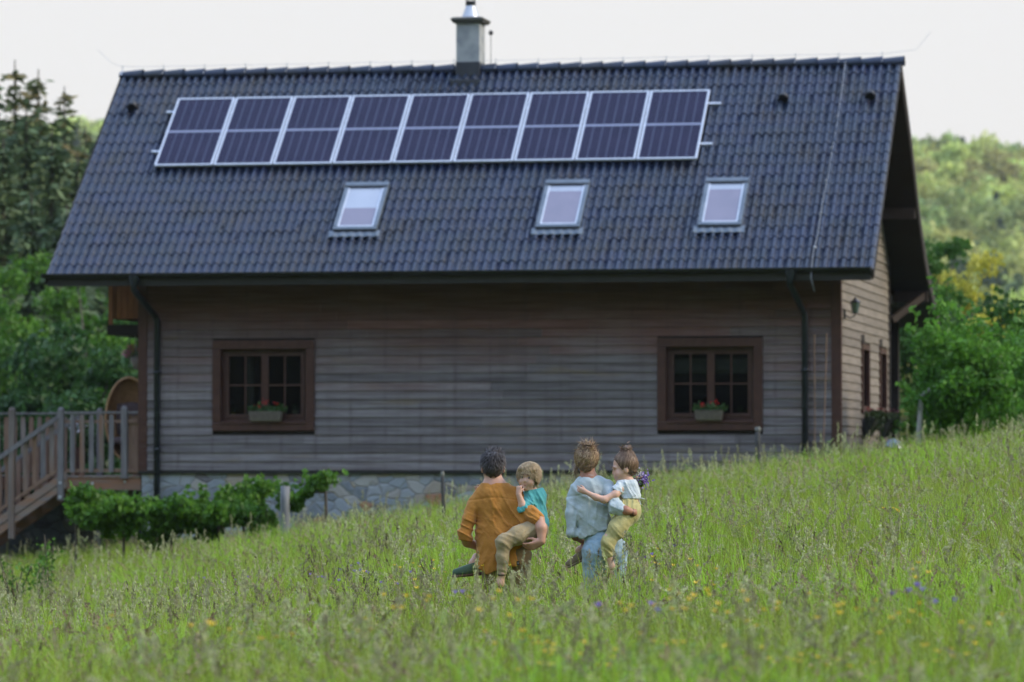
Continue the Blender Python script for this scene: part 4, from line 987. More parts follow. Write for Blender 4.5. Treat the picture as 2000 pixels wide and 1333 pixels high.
# left: spruces (xp, ytop, Y, radius, kind)
for i, (xp, yt, Y, rb, k, lb) in enumerate([
    (27, 116, 118, 2.0, 2, 'tall thin topped spruce nearest the left edge, sparse against the sky'), (73, 134, 121, 1.9, 2, 'tall sparse spruce with golden sunlight painted on its tips, second from the left edge'),
    (124, 168, 124, 1.8, 2, 'spruce with painted golden brown sunlight standing between the thin spruce and the far hill'), (-20, 150, 116, 2.3, 1, 'spruce cut by the left edge of the picture'),
    (50, 210, 112, 2.5, 1, 'dark broad spruce in front of the two thin tops'), (165, 245, 126, 1.9, 2, 'spruce with golden sunlight painted on its tips just left of the roof edge'),
    (100, 250, 110, 2.3, 1, 'dark spruce in the middle of the left wood'), (5, 270, 108, 2.3, 1, 'dark green spruce low at the left edge'), (150, 300, 112, 2.2, 1, 'dark spruce rising beside the left roof edge'),
    (195, 250, 122, 1.9, 1, 'slim green spruce half hidden behind the left roof edge'), (60, 380, 104, 2.0, 1, 'short dark spruce above the bright bushes'), (130, 400, 104, 1.9, 1, 'short dark spruce behind the lower left roof edge'),
    (-60, 200, 112, 2.6, 1, 'spruce beyond the left edge'), (235, 330, 116, 2.2, 1, 'spruce hidden mostly behind the roof')]):
    b0 = gbase(xp, Y, -1.0); H = at(xp, yt, Y)[2] - b0[2]
    spruce(b0, H, rb, 100 + i, L_spr2 if k == 2 else L_spr1, lb, 'spruces behind the house on the left', dens=1.0 if k == 1 else .8)
# bright and dark broadleaved trees at the left
for i, (xp, yt, Y, rx, m, lb) in enumerate([
    (30, 500, 97, 1.5, L_dec1, 'bright green leafy tree at the left edge above the deck railing'), (110, 488, 99, 1.4, L_dec1, 'bright green leafy tree under the left eave corner'),
    (190, 545, 94, 1.4, L_dec1, 'bright green leafy tree left of the balcony'), (262, 540, 98, 1.2, L_dec2, 'green leafy tree directly behind the balcony'),
    (75, 610, 90, 1.5, L_dec3, 'dark green bushy tree behind the stairs'), (180, 650, 88, 1.4, L_dec3, 'dark green bushy tree behind the hanging chair'),
    (-30, 600, 92, 1.5, L_dec2, 'mid green tree cut by the left edge'), (260, 660, 90, 1.2, L_dec2, 'mid green tree behind the hanging basket')]):
    b0 = gbase(xp, Y, -.6); top = at(xp, yt, Y)[2] - b0[2]
    tree('leafy_tree', b0, top, (0, 0, top * .52, rx, rx, top * .50), 34, 9500, .17, m, lb, group='leafy trees behind the deck', seed=200 + i, trunk=.12, cl=(.28, .5), spikes=20)
# right side
b0 = gbase(1792, 67); 
tree('young_tree', b0, 3, (.72, .3, 1.58, 1.0, .8, .95), 44, 7600, .105, leafmat('young_tree_leaf', (.065, .19, .02), (.13, .30, .035), transl=.45, scale=1.2), 'young leafy tree with a slim pale trunk beside the gable', seed=301, trunk=.055, bark=M_barkp, trunk_h=1.35, limbs=False, cl=(.22, .42), spikes=60)
for i, (xp, yt, Y, rx, m, lb, zf) in enumerate([
    (1900, 600, 72, 1.25, leafmat('bush_leaf', (.055, .165, .02), (.10, .24, .03), transl=.35, scale=.9), 'dense green bush right behind the young tree', .5),
    (1985, 615, 74, 1.3, L_dec2, 'tall dark green bush at the right edge', .5),
    (2060, 640, 73, 1.3, L_dec2, 'green bush beyond the right edge', .5),
    (1850, 760, 78, 1.0, L_dec1, 'low bright green shrub glowing between the bush stems', .5),
    (1820, 430, 104, 1.2, L_dec2, 'green tree rising just right of the far roof edge', .6),
    (1885, 455, 112, 1.15, L_sunlit, 'tree with sunlight painted into its pale yellow green leaves in front of the far hill', .62),
    (1915, 540, 98, 1.2, L_dec3, 'rounded dark green tree below the pale yellow tree', .6),
    (1965, 585, 95, .9, L_sunlit, 'shrub tops in painted sunlit yellow behind the bush at the right edge', .7), (2010, 580, 97, .9, L_sunlit, 'shrub in painted sunlit yellow cut by the right edge', .7)]):
    b0 = gbase(xp, Y, -.3); top = at(xp, yt, Y)[2] - b0[2]
    tree('leafy_tree' if i > 3 else 'bush', b0, top, (0, 0, top * zf, rx, rx * .9, top * (1 - zf) * .98), 34, 8500, .13 if i < 4 else .16, m, lb, 'tree' if i > 3 else 'bush', 'trees and bushes at the right of the house', seed=320 + i, trunk=.07, cl=(.28, .5), spikes=40)
# vine on its trellis in front of the foundation, and loose young plants
def vine(xa, xb, ya, yb, Y, n, lb, seed, name='vine', posts=3, sag=0.0):
    r = np.random.default_rng(seed); x0 = (xa - 1000) / 8500 * Y; x1 = (xb - 1000) / 8500 * Y; zt = EYE + (905 - ya) / 8500 * Y; zb = EYE + (905 - yb) / 8500 * Y
    g = float(ground((x0 + x1) / 2, Y)); e = empty(name, ((x0 + x1) / 2, Y, g)); tag(e, lb, 'vine')
    W = x1 - x0; k = int(W * 16) + 5; cx = r.uniform(-W / 2 + .1, W / 2 - .1, k); prof = .12 * np.sin(cx * 3.1 + seed) + .08 * np.sin(cx * 7.7)
    C = np.stack([cx, r.normal(0, .18, k), (zb - g) + (zt - zb) * r.uniform(.25, .86, k) + prof], -1); RC = r.uniform(.15, .27, k) * min(1, (zt - zb) / .7)
    P, dn = crown_leaves(r, C, RC, n, .1); 
    sx = r.uniform(-W / 2, W / 2, 26); S = np.stack([sx, r.normal(0, .12, 26), np.full(26, (zt - g) - .12)], -1) + np.stack([0 * sx, 0 * sx, .12 * np.sin(sx * 3.1 + seed)], -1)
    PP = (S[:, None] + r.random((26, 12, 1)) * np.stack([r.normal(0, .12, 26), 0 * sx, r.uniform(.08, .28, 26)], -1)[:, None] + r.normal(0, .03, (26, 12, 3))).reshape(-1, 3)
    P = np.concatenate([P, PP]); V, F = leaf_cards(P, .095, seed=seed, asp=.8)
    np_mesh('foliage', V, F, leafmat('vine_leaf', (.055, .15, .016), (.12, .26, .028), transl=.42, scale=2.0, var=.3), e)
    mb = MB()
    for q in np.linspace(-W / 2 + .15, W / 2 - .15, posts): mb.tube([(q, 0, -.3), (q + .02, .02, (zt - g) * .5), (q, 0, (zt - g) - .12)], .022, 6)
    mb.tube([(-W / 2, 0, (zt + zb) / 2 - g), (W / 2, 0, (zt + zb) / 2 - g + .02)], .008, 5); mb.build('stem', M_bark, e)
vine(128, 538, 972, 1062, 67, 14000, 'long leafy vine row in front of the stone foundation left of the pale post', 401, posts=5)
vine(540, 655, 945, 985, 66.5, 1500, 'small leafy vine arm reaching right from the top of the pale post', 402, posts=2)
vine(455, 530, 965, 1000, 67.2, 1200, 'upper vine tuft just left of the pale post', 403, posts=2)
def sprout(xp, yt, Y, lb, seed):
    x, y, z = px(xp, yt, Y); g = float(ground(x, y)); e = empty('young_plant', (x, y, g)); tag(e, lb, 'plant', 'young leafy plants below the stairs')
    r = np.random.default_rng(seed); H = z - g; mb = MB(); Ps = []
    for k in range(5):
        a = r.normal(0, .13, 2); mb.tube([(0, 0, 0), (a[0] * .4, a[1] * .4, H * .6), (a[0], a[1], H * r.uniform(.75, 1))], .008, 5)
        t = r.uniform(.45, 1, 60)[:, None]; Ps.append(np.array([a[0], a[1], H * .92]) * t + r.normal(0, .06, (60, 3)))
    mb.build('stem', M_bark, e); V, F = leaf_cards(np.concatenate(Ps)[::2], .07, seed=seed, asp=.6); np_mesh('foliage', V, F, L_dec1, e)
sprout(100, 1045, 58, 'young plant with light green leaves right below the stairs', 411); sprout(28, 1085, 55, 'light green young plant low at the left edge', 412); sprout(70, 1085, 57, 'small young plant between the two taller ones', 413)
# ------------------------------------------------------------------ the far wood: one mass on the hills
def crown_src(seed, mat, conif=False):
    r = np.random.default_rng(seed); k = 26
    if conif:
        z = r.random(k); a = r.uniform(0, 6.28, k); R0 = (1 - z) * .30
        C = np.stack([np.cos(a) * R0, np.sin(a) * R0, z * 1.15 + .05], -1); RC = .16 * (1.1 - z) + .04
    else:
        d = r.normal(size=(k, 3)); d /= np.linalg.norm(d, axis=1)[:, None]; C = d * [.36, .36, .34] * r.uniform(.6, 1.1, (k, 1)) + [0, 0, .55]; RC = r.uniform(.12, .22, k)
    P, dn = crown_leaves(r, C, RC, 1500, .05); V, F = leaf_cards(P, .085, nrm=dn * .9, seed=seed, asp=.8)
    return np_mesh('far_crown', V, F, mat, link=False)
H1 = leafmat('far_spring_leaf_hazed', (.40, .44, .11), (.52, .54, .17), transl=.3, scale=2.5, inst=True, hue=.03)  # haze and sun on the hill are put into these pale leaf colours
H2 = leafmat('far_green_leaf_hazed', (.25, .33, .10), (.35, .41, .13), transl=.3, scale=2.5, inst=True, hue=.02)
H3 = leafmat('far_dark_conifer_hazed', (.10, .15, .08), (.14, .19, .09), transl=.1, scale=2.5, inst=True, hue=.01)
def far_wood():
    r = np.random.default_rng(77); pts = []; k = 0
    for rad in np.arange(330, 1215, 7.5):
        span = np.arange(-.21, .21, 8.0 / rad); span = span + r.normal(0, 3.0 / rad, len(span))
        rr = rad + r.normal(0, 2.5, len(span)); pts.append(np.stack([span, rr], -1))
    pts = np.concatenate(pts)
    # behind the camera and at the sides: coarser
    q = []
    for rad in np.arange(340, 1215, 16): sp_ = np.arange(.21, 2 * math.pi - .21, 15.0 / rad); q.append(np.stack([sp_, np.full(len(sp_), rad) + r.normal(0, 5, len(sp_))], -1))
    q = np.concatenate(q); n1 = len(pts); al = np.concatenate([pts, q]); th, rd = al[:, 0], al[:, 1]
    Z = hill_z(np.where(th > math.pi, th - 2 * math.pi, th), rd)
    P = np.stack([rd * np.sin(th), rd * np.cos(th), Z - 1.5], -1)
    s = r.uniform(8.5, 13.5, len(P)); s[n1:] *= 1.7
    patch = np.sin(P[:, 0] * .03 + 1.0 + np.sin(P[:, 1] * .013) * 2) + np.sin(P[:, 1] * .021 + P[:, 0] * .011) + r.normal(0, .7, len(P))
    pick = np.where(patch > .1, r.integers(0, 2, len(P)), np.where(patch > -1.5, 2 + r.integers(0, 2, len(P)), np.where(rd < 1000, 4, 3)))
    rot = np.stack([np.zeros(len(P)), np.zeros(len(P)), r.uniform(0, 6.28, len(P))], -1)
    scl = np.stack([s, s, s * r.uniform(.9, 1.25, len(P))], -1)
    scatter('forest', P, pick, rot, scl, [crown_src(1, H1), crown_src(2, H1), crown_src(3, H2), crown_src(4, H2), crown_src(5, H3, True)], 'wooded hillside far behind the house, haze painted into its pale green', 'forest')
far_wood()
# ------------------------------------------------------------------ people, sculpted as distance fields and meshed
class Field:
    """a list of rounded primitives blended smoothly, meshed with surface nets"""
    def __init__(s): s.p = []
    def cap(s, a, b, ra, rb=None, k=.02, sq=None, ax=(0, 1, 0), op='u'):
        s.p.append(('c', np.array(a, float), np.array(b, float), ra, ra if rb is None else rb, k, sq, np.array(ax, float), op)); return s
    def path(s, pts, rs, k=.02, **kw):
        for i in range(len(pts) - 1): s.cap(pts[i], pts[i + 1], rs[i], rs[i + 1], k, **kw)
        return s
    def ell(s, c, r, k=.02, M=None, op='u'):
        s.p.append(('e', np.array(c, float), np.array(r, float), None if M is None else np.array(M), None, k, None, None, op)); return s
    def mesh(s, name, vox, mat, parent, disp=None, cut=None, smooth=True, world_off=(0, 0, 0), relax=1):
        lo = np.full(3, 1e9); hi = -lo
        for q in s.p:
            if q[-1] == 'd': continue
            if q[0] == 'c':
                r = max(q[3], q[4]) + .03; lo = np.minimum(lo, np.minimum(q[1], q[2]) - r); hi = np.maximum(hi, np.maximum(q[1], q[2]) + r)
            else: r = q[2].max() + .03; lo = np.minimum(lo, q[1] - r); hi = np.maximum(hi, q[1] + r)
        n = np.ceil((hi - lo) / vox).astype(int) + 1
        ax = [lo[i] + vox * np.arange(n[i]) for i in range(3)]; D = np.full(n, .2, np.float32)
        def sub(c0, c1):
            sl = []
            for i in range(3):
                a = max(0, int((c0[i] - lo[i]) / vox)); b = min(n[i], int((c1[i] - lo[i]) / vox) + 2); sl.append(slice(a, b))
            return tuple(sl)
        for q in s.p:
            k = q[5]; m = .035 + k
            if q[0] == 'c':
                _, a, b, ra, rb, k, sq, axv, op = q; r = max(ra, rb) + m; sl = sub(np.minimum(a, b) - r, np.maximum(a, b) + r)
                P = np.stack(np.meshgrid(*[ax[i][sl[i]] for i in range(3)], indexing='ij'), -1)
                ba = b - a; t = np.clip(((P - a) @ ba) / max(ba @ ba, 1e-9), 0, 1)[..., None]; v = P - a - t * ba
                if sq:   # squash along ax
                    axn = axv / np.linalg.norm(axv); h = v @ axn; v = v + (h * (1 / sq - 1))[..., None] * axn
                d = np.linalg.norm(v, axis=-1) - (ra + (rb - ra) * t[..., 0])
                if sq: d *= .5 * (1 + sq)
            else:
                _, c, rad, M, _, k, _, _, op = q; r = rad.max() + m; sl = sub(c - r, c + r)
                P = np.stack(np.meshgrid(*[ax[i][sl[i]] for i in range(3)], indexing='ij'), -1) - c
                if M is not None: P = P @ M
                k0 = np.linalg.norm(P / rad, axis=-1); k1 = np.linalg.norm(P / rad ** 2, axis=-1) + 1e-9; d = k0 * (k0 - 1) / k1
            A = D[sl]; d = d.astype(np.float32)
            if d.size == 0: continue
            if op == 'd': h = np.clip(.5 - .5 * (A + d) / k, 0, 1); D[sl] = A * (1 - h) - d * h + k * h * (1 - h)
            else: h = np.clip(.5 + .5 * (A - d) / k, 0, 1); D[sl] = A * (1 - h) + d * h - k * h * (1 - h)
        G = np.meshgrid(*ax, indexing='ij')
        if disp is not None:
            near = np.abs(D) < .05; D[near] += disp(G[0][near], G[1][near], G[2][near]).astype(np.float32)
        if cut is not None: D = np.maximum(D, cut(*G).astype(np.float32))
        D[0], D[-1], D[:, 0], D[:, -1], D[:, :, 0], D[:, :, -1] = [.01] * 6
        sgn = D < 0
        # surface nets
        c8 = [(i, j, k_) for i in (0, 1) for j in (0, 1) for k_ in (0, 1)]
        N = np.array(D.shape) - 1; cnt = np.zeros(N, int)
        for (i, j, k_) in c8: cnt += sgn[i:i + N[0], j:j + N[1], k_:k_ + N[2]]
        act = (cnt > 0) & (cnt < 8); idx = -np.ones(N, int); I = np.argwhere(act); idx[act] = np.arange(len(I))
        acc = np.zeros((len(I), 3)); w_ = np.zeros(len(I))
        for a in c8:
            for ax_ in range(3):
                if a[ax_]: continue
                b = list(a); b[ax_] = 1
                da = D[I[:, 0] + a[0], I[:, 1] + a[1], I[:, 2] + a[2]]; db = D[I[:, 0] + b[0], I[:, 1] + b[1], I[:, 2] + b[2]]
                mk = (da < 0) != (db < 0); t = np.where(mk, da / np.where(mk, da - db, 1), 0)
                p = np.array(a, float)[None] + 0 * acc; p[:, ax_] += t; acc += p * mk[:, None]; w_ += mk
        V = (I + acc / w_[:, None]) * vox + lo
        Fs = []
        for ax_ in range(3):
            o1, o2 = [(1, 2), (2, 0), (0, 1)][ax_]
            s0 = [slice(1, -1)] * 3; s1 = [slice(1, -1)] * 3; s0[ax_] = slice(0, -1); s1[ax_] = slice(1, None)
            A, B = sgn[tuple(s0)], sgn[tuple(s1)]; E = np.argwhere(A != B); base = E.copy()
            for q in range(3):
                if q != ax_: base[:, q] += 1
            fl = A[tuple(E.T)]
            def at_(d1, d2): c = base.copy(); c[:, o1] -= d1; c[:, o2] -= d2; return idx[c[:, 0], c[:, 1], c[:, 2]]
            q = np.stack([at_(1, 1), at_(0, 1), at_(0, 0), at_(1, 0)], -1); q[~fl] = q[~fl][:, ::-1]; Fs.append(q)
        F = np.concatenate(Fs); F = F[(F >= 0).all(1)]
        for _ in range(relax):
            S = np.zeros_like(V); C = np.zeros(len(V))
            for a, b in ((0, 1), (1, 2), (2, 3), (3, 0)):
                np.add.at(S, F[:, a], V[F[:, b]]); np.add.at(C, F[:, a], 1); np.add.at(S, F[:, b], V[F[:, a]]); np.add.at(C, F[:, b], 1)
            V = V * .5 + .5 * S / np.maximum(C, 1)[:, None]
        return np_mesh(name, V - np.array(world_off), F, mat, parent, smooth)
PY = 34.7
def Q(cx, cy, dy=0.0):      # position in the family group: metres right / away / up
    return np.array([(cx - 565.4) / 989.5, PY + dy, EYE - (cy - 222.1) / 989.5])
def zrow(cy): return EYE - (cy - 222.1) / 989.5
def xcol(cx): return (cx - 565.4) / 989.5
M_skin = pm('skin', (.50, .27, .19), (.56, .31, .22), scale=12, rough=.5, sub=.15, spec=.4)
M_skin_tan = pm('tanned_skin', (.34, .155, .10), (.42, .21, .14), scale=10, rough=.5, sub=.1, spec=.4)
M_skin_fair = pm('fair_skin', (.60, .36, .27), (.66, .41, .31), scale=14, rough=.5, sub=.2, spec=.4)
def cloth(name, c1, c2, s=14, b=.5):
    m = pm(name, c1, c2, scale=s, rough=.9, bump=b, bscale=26, spec=.15, sheen=.2, bdist=.012); return m
M_ochre = cloth('ochre_linen', (.42, .175, .034), (.50, .22, .048)); M_khaki = cloth('khaki_cotton', (.33, .255, .145), (.40, .31, .18)); M_brownp = cloth('brown_cotton', (.17, .115, .06), (.22, .15, .08))
M_teal = cloth('teal_linen', (.08, .34, .36), (.11, .42, .43)); M_pale = cloth('pale_blue_linen', (.42, .50, .53), (.50, .57, .60)); M_jean = cloth('light_jeans', (.27, .40, .53), (.38, .51, .62), s=20)
M_white = cloth('white_cotton', (.56, .63, .68), (.62, .69, .74)); M_yelp = cloth('yellow_olive_cotton', (.43, .38, .16), (.50, .45, .21))
M_shoe = cloth('green_canvas', (.08, .13, .09), (.12, .18, .12)); M_sole = pm('red_brown_sole', (.10, .045, .035), (.14, .06, .045), scale=9); M_sandal = cloth('beige_sandal', (.26, .20, .14), (.34, .26, .18))
def hairmat(n, c1, c2, c3=None):
    m, nt, b = newmat(n); g = nt.nodes.new('ShaderNodeNewGeometry'); c = mixc(nt, g.outputs['Random Per Island'], c1, c2)
    if c3: c = mixc(nt, rmp(nt, g.outputs['Random Per Island'], .7, .85), c, c3)
    lnk(nt, c, b.inputs['Base Color']); b.inputs['Roughness'].default_value = .45; b.inputs['Specular IOR Level'].default_value = .4; return m
H_dark = hairmat('dark_brown_hair', (.022, .016, .016), (.05, .036, .034), (.11, .10, .10)); H_blond = hairmat('blond_hair', (.38, .26, .13), (.52, .38, .21), (.60, .47, .29))
H_mom = hairmat('light_brown_hair', (.20, .12, .07), (.38, .26, .16), (.52, .39, .26)); H_girl = hairmat('brown_hair', (.11, .062, .042), (.22, .135, .085), (.33, .22, .14))
def rotm(yaw=0, pitch=0, roll=0): return np.array((Matrix.Rotation(yaw, 3, 'Z') @ Matrix.Rotation(pitch, 3, 'X') @ Matrix.Rotation(roll, 3, 'Y')))
def strands(name, roots, tips_dir, L, w_, mat, parent, seed=0, grav=.5, segs=6, cen=None, cr=None, curl=.0):
    """hair locks: ribbons which follow the skull (ellipsoid cen, cr) while falling"""
    r = np.random.default_rng(seed); n = len(roots); P = roots.copy(); d = tips_dir / (np.linalg.norm(tips_dir, axis=1)[:, None] + 1e-9); L = (np.full(n, L) if np.isscalar(L) else L)
    pts = [P.copy()]; wob = r.normal(0, curl, (n, 3))
    for k in range(segs):
        d = d + np.array([0, 0, -grav]) / segs * 1.6 + wob / segs; d /= np.linalg.norm(d, axis=1)[:, None]
        P = P + d * (L / segs)[:, None]
        if cen is not None:
            q = (P - cen) / cr; m = np.linalg.norm(q, axis=1); P = np.where((m < 1)[:, None], cen + q / m[:, None] * cr, P)
        pts.append(P.copy())
    C = np.stack(pts, 1); T = np.gradient(C, axis=1); out = C - (cen if cen is not None else C.mean((0, 1)))
    S = np.cross(T, out); S /= np.linalg.norm(S, axis=2)[..., None] + 1e-9
    t = np.linspace(0, 1, segs + 1)[None, :, None]; W = w_ * (1 - .75 * t ** 2) * r.uniform(.6, 1.4, (n, 1, 1)) / 2
    Nn = np.cross(S, T); Nn /= np.linalg.norm(Nn, axis=2)[..., None] + 1e-9
    V = np.stack([C - S * W, C + Nn * W * .8, C + S * W], 2).reshape(-1, 3); m = 3 * (segs + 1)
    b = (np.arange(n) * m)[:, None, None]; k = (np.arange(segs) * 3)[None, :, None]
    F = np.concatenate([(b + k + np.array(f)[None, None]).reshape(-1, 4) for f in ((0, 1, 4, 3), (1, 2, 5, 4))])
    return np_mesh(name, V, F, mat, parent, True)
def hairbase(n, c1, c2): return pm(n, c1, c2, scale=60, rough=.5, stretch=(1, 1, .25), bump=.8, bscale=90)
B_dark = hairbase('dark_hair_base', (.016, .012, .012), (.035, .027, .026)); B_blond = hairbase('blond_hair_base', (.24, .16, .08), (.40, .28, .15)); B_mom = hairbase('light_brown_hair_base', (.11, .065, .038), (.22, .14, .085)); B_girl = hairbase('brown_hair_base', (.085, .05, .033), (.16, .10, .065))
class Head:
    def __init__(s, c, yaw, pitch=0, roll=0, sc_=1.0): s.c = np.array(c); s.M = rotm(yaw, pitch, roll); s.s = sc_   # local: x right, y forward (face), z up
    def P(s, x, y, z): return s.c + s.M @ (np.array([x, y, z]) * s.s)
    def W(s, A): return s.c + (np.asarray(A) * s.s) @ s.M.T
    def add(s, F, child=False, k=.012):
        q = s.s; jw = 1.0
        F.ell(s.P(0, -.012, .03), np.array([.074, .094, .092]) * q, .02, s.M); F.ell(s.P(0, .022, -.035), np.array([.059, .066, .078]) * q, .03, s.M)
        F.ell(s.P(0, .058, -.092), np.array([.024, .020, .018]) * q, .03, s.M)
        if child: F.ell(s.P(0, .035, -.035), np.array([.062, .052, .052]) * q, .02, s.M)
        for e in (-1, 1):
            F.ell(s.P(e * .034, .054, -.034), np.array([.030, .028, .028]) * q * (1.12 if child else 1), .02, s.M)
            F.ell(s.P(e * .076, -.008, -.010), np.array([.009, .020, .031]) * q, .006, s.M)
            F.ell(s.P(e * .031, .096, .006), np.array([.017, .010 if child else .013, .010]) * q, .010, s.M, op='d')
            F.cap(s.P(e * .012, .082 if child else .088, .024), s.P(e * .046, .072 if child else .076, .024), .0095 * q, .008 * q, .012)
            F.ell(s.P(e * .009, .091 if child else .096, -.026), np.array([.006, .007, .0055]) * q, .006, s.M)
        F.cap(s.P(0, .084, .004), s.P(0, .095 if child else .101, -.022), .006 * q, (.0085 if child else .0095) * q, .008)
        F.cap(s.P(-.014, .082, -.054), s.P(.014, .082, -.054), .0065 * q, .0065 * q, .006); F.cap(s.P(-.011, .081, -.064), s.P(.011, .081, -.064), .007 * q, .007 * q, .006)
        F.cap(s.P(-.018, .0915, -.0592), s.P(.018, .0915, -.0592), .0018 * q, None, .002, op='d')
    def features(s, par, lips=(.48, .17, .14), iris=(.06, .045, .03), brow=None, off=(0, 0, 0), closed=False):
        off = np.array(off)
        for e in (-1, 1):
            mb = MB(); n = 12
            def ball(c, r, rz, mi=0):
                vs = []; 
                for j in range(7):
                    th = math.pi * j / 6
                    for i in range(n): q = 2 * math.pi * i / n; vs.append(s.P(c[0] + r * math.sin(th) * math.cos(q), c[1] + r * .8 * math.sin(th) * math.sin(q), c[2] + rz * math.cos(th)) - off)
                mb.add(vs, [(j * n + i, j * n + (i + 1) % n, (j + 1) * n + (i + 1) % n, (j + 1) * n + i) for j in range(6) for i in range(n)], mi)
            if not closed:
                ball((e * .031, .0755, .006), .0145, .0082); ball((e * .031 - .001, .0845, .0055), .0062, .0068, 1)
            mb.tube([s.P(e * (.031 + q * .0165), .0865 - abs(q) * .006, .0105 + .004 * (1 - q * q) - (.006 if closed else 0)) - off for q in (-1, -.5, 0, .5, 1)], .0014, 5, mi=2)
            mb.build('eye', [M_eye, pm('iris', iris, rough=.15), M_lash], par, smooth=True)
            if brow:
                mb = MB(); mb.tube([s.P(e * (.014 + q * .034), .0975 - q * .014, .031 - .003 * q + .003 * math.sin(q * 3.1)) - off for q in (0, .33, .66, 1)], [.0025, .0032, .0028, .001], 5); mb.build('eyebrow', brow, par)
        mb = MB(); mb.tube([s.P(q * .019, .0885 - abs(q) * .006, -.0565 + .002 * abs(q)) - off for q in (-1, -.5, 0, .5, 1)], [.001, .0035, .0042, .0035, .001], 6); mb.tube([s.P(q * .016, .0875 - abs(q) * .005, -.0635) - off for q in (-1, -.5, 0, .5, 1)], [.001, .004, .005, .004, .001], 6)
        mb.build('lips', pm('lips', lips, rough=.4), par, smooth=True)
M_eye = pm('eye_white', (.62, .60, .58), rough=.25); M_lash = pm('lashes', (.03, .02, .015))
def hand(F, wrist, fdir, side, palm_n, s=1.0, curl=.5, spread=.16):
    """palm + four fingers of unequal length + thumb. fdir: finger direction, side: direction of the thumb, palm_n: palm normal (curling direction)"""
    f = np.array(fdir, float); f /= np.linalg.norm(f); t = np.array(side, float); t -= f * (t @ f); t /= np.linalg.norm(t); p = np.array(palm_n, float); p -= f * (p @ f) + t * (p @ t); p /= np.linalg.norm(p)
    w = np.array(wrist); A = lambda x, y, z: w + (f * x + t * y + p * z) * s
    F.cap(A(.0, .0, 0), A(.02, 0, 0), .026 * s, .028 * s, .015, sq=.7, ax=p); 
    for y in (-.026, -.009, .009, .026): F.cap(A(.02, y * .7, 0), A(.082, y, 0), .015 * s, .0125 * s, .012)
    for i, (y, L) in enumerate(((.029, .068), (.010, .076), (-.010, .070), (-.028, .056))):
        c, a, pr = curl * (1 + .12 * i), 0.0, (.082, y, 0); r = .0092 - .0006 * i
        for j, fr in enumerate((.42, .32, .26)):
            a += c * (.75 if j == 0 else .95); L_ = L * fr; q = (pr[0] + L_ * math.cos(a), pr[1] + L_ * spread * (y / .03) * .5, pr[2] + L_ * math.sin(a))
            F.cap(A(*pr), A(*q), r * s, r * .93 * s, .0025); pr = q; r *= .93
    F.path([A(.018, .022, .006), A(.050, .046, .018), A(.078, .052, .030 + curl * .01), A(.100, .047, .036 + curl * .016)], [.014 * s, .0115 * s, .0095 * s, .008 * s], .006)
def folds(dirs, amp, seed=0, fine=.0012):
    rr_ = np.random.default_rng(seed); ph = rr_.uniform(0, 6, 20)
    def fn(x, y, z):
        d = np.zeros_like(x)
        for i, (dx, dy, dz, wl, a, cx, cz, rad) in enumerate(dirs):
            w1 = .035 * np.sin(x * 9 + ph[i]) + .03 * np.sin(z * 8 + ph[i + 3]) + .02 * np.sin(y * 14 + ph[i + 1])
            s_ = ((x * dx + y * dy + z * dz) + w1) * 2 * np.pi / wl
            m = np.exp(-(((x - cx) ** 2 + (z - cz) ** 2) / rad ** 2)); d += a * m * (1.9 * (np.abs(np.sin(s_ * .5 + ph[i])) ** .5 - .68) + .8 * (np.abs(np.sin(s_ * 1.13 + ph[i + 2] + 2.5 * np.sin(x * 6 + z * 5))) ** .5 - .7))
        d += fine * np.sin(x * 70 + 3 * np.sin(z * 31)) * np.sin(z * 62 + 3 * np.sin(x * 27) + y * 40)
        d += .0014 * np.sin(x * 31 + 2 * np.sin(z * 17 + 1)) * np.sin(z * 24 + 2.2 * np.sin(x * 19) + y * 20 + ph[5])
        return np.clip(d * amp, -.02, .0062)
    return fn
def person(cx, dy, label, group=None):
    x = xcol(cx); y = PY + dy; z = float(ground(x, y)); e = empty('person', (x, y, z)); tag(e, label, 'person', group); return e, np.array([x, y, z])
def foot(F, ank, fwd, s=1.0, up=(0, 0, 1), r=.04):
    f = np.array(fwd, float); f /= np.linalg.norm(f); u = np.array(up, float); u -= f * (u @ f); u /= np.linalg.norm(u); a = np.array(ank)
    F.cap(a, a - u * .05 * s - f * .02 * s, r * s, r * .95 * s, .03); F.cap(a - u * .05 * s - f * .02 * s, a + f * .14 * s - u * .065 * s, r * .95 * s, r * .72 * s, .02, sq=.75, ax=u)

# ---- man ---------------------------------------------------------------------------------------------
E_man, o_man = person(500, 0, 'man with short dark hair in a long ochre tunic carrying the boy')
gm = o_man[2]
B = Field(); hm = Head(Q(414, 262, .03), R(4), R(-14), 0, 1.12); hm.add(B)
B.path([Q(418, 330, .01), Q(428, 425, -.01)], [.052, .050], .02)
B.cap(Q(428, 450, 0), Q(455, 700, 0), .12, .12, .05, sq=.75); B.cap(Q(455, 700, 0), Q(500, 930, 0), .12, .135, .05, sq=.8)
B.path([Q(400, 450, 0), Q(272, 540, 0)], [.045, .045], .03); B.path([Q(460, 445, 0), Q(590, 485, -.0)], [.045, .045], .03)
B.path([Q(268, 552, -.01), Q(228, 660, -.045), Q(196, 795, -.05)], [.042, .040, .038], .02); B.path([Q(196, 800, -.045), Q(215, 845, .03), Q(310, 893, .17)], [.046, .042, .030], .02)
hand(B, Q(318, 897, .19), (.45, 1, -.1), (0, 0, 1), (1, -.3, .1), .95, .5)
B.path([Q(604, 490, 0), Q(775, 665, -.15)], [.052, .046], .03); B.path([Q(775, 668, -.15), Q(796, 735, -.195), Q(797, 835, -.215)], [.043, .043, .031], .02)
hand(B, Q(793, 843, -.215), (-1, -.05, -.42), (0, -.5, 1), (0, .5, .8), 1.02, .38)
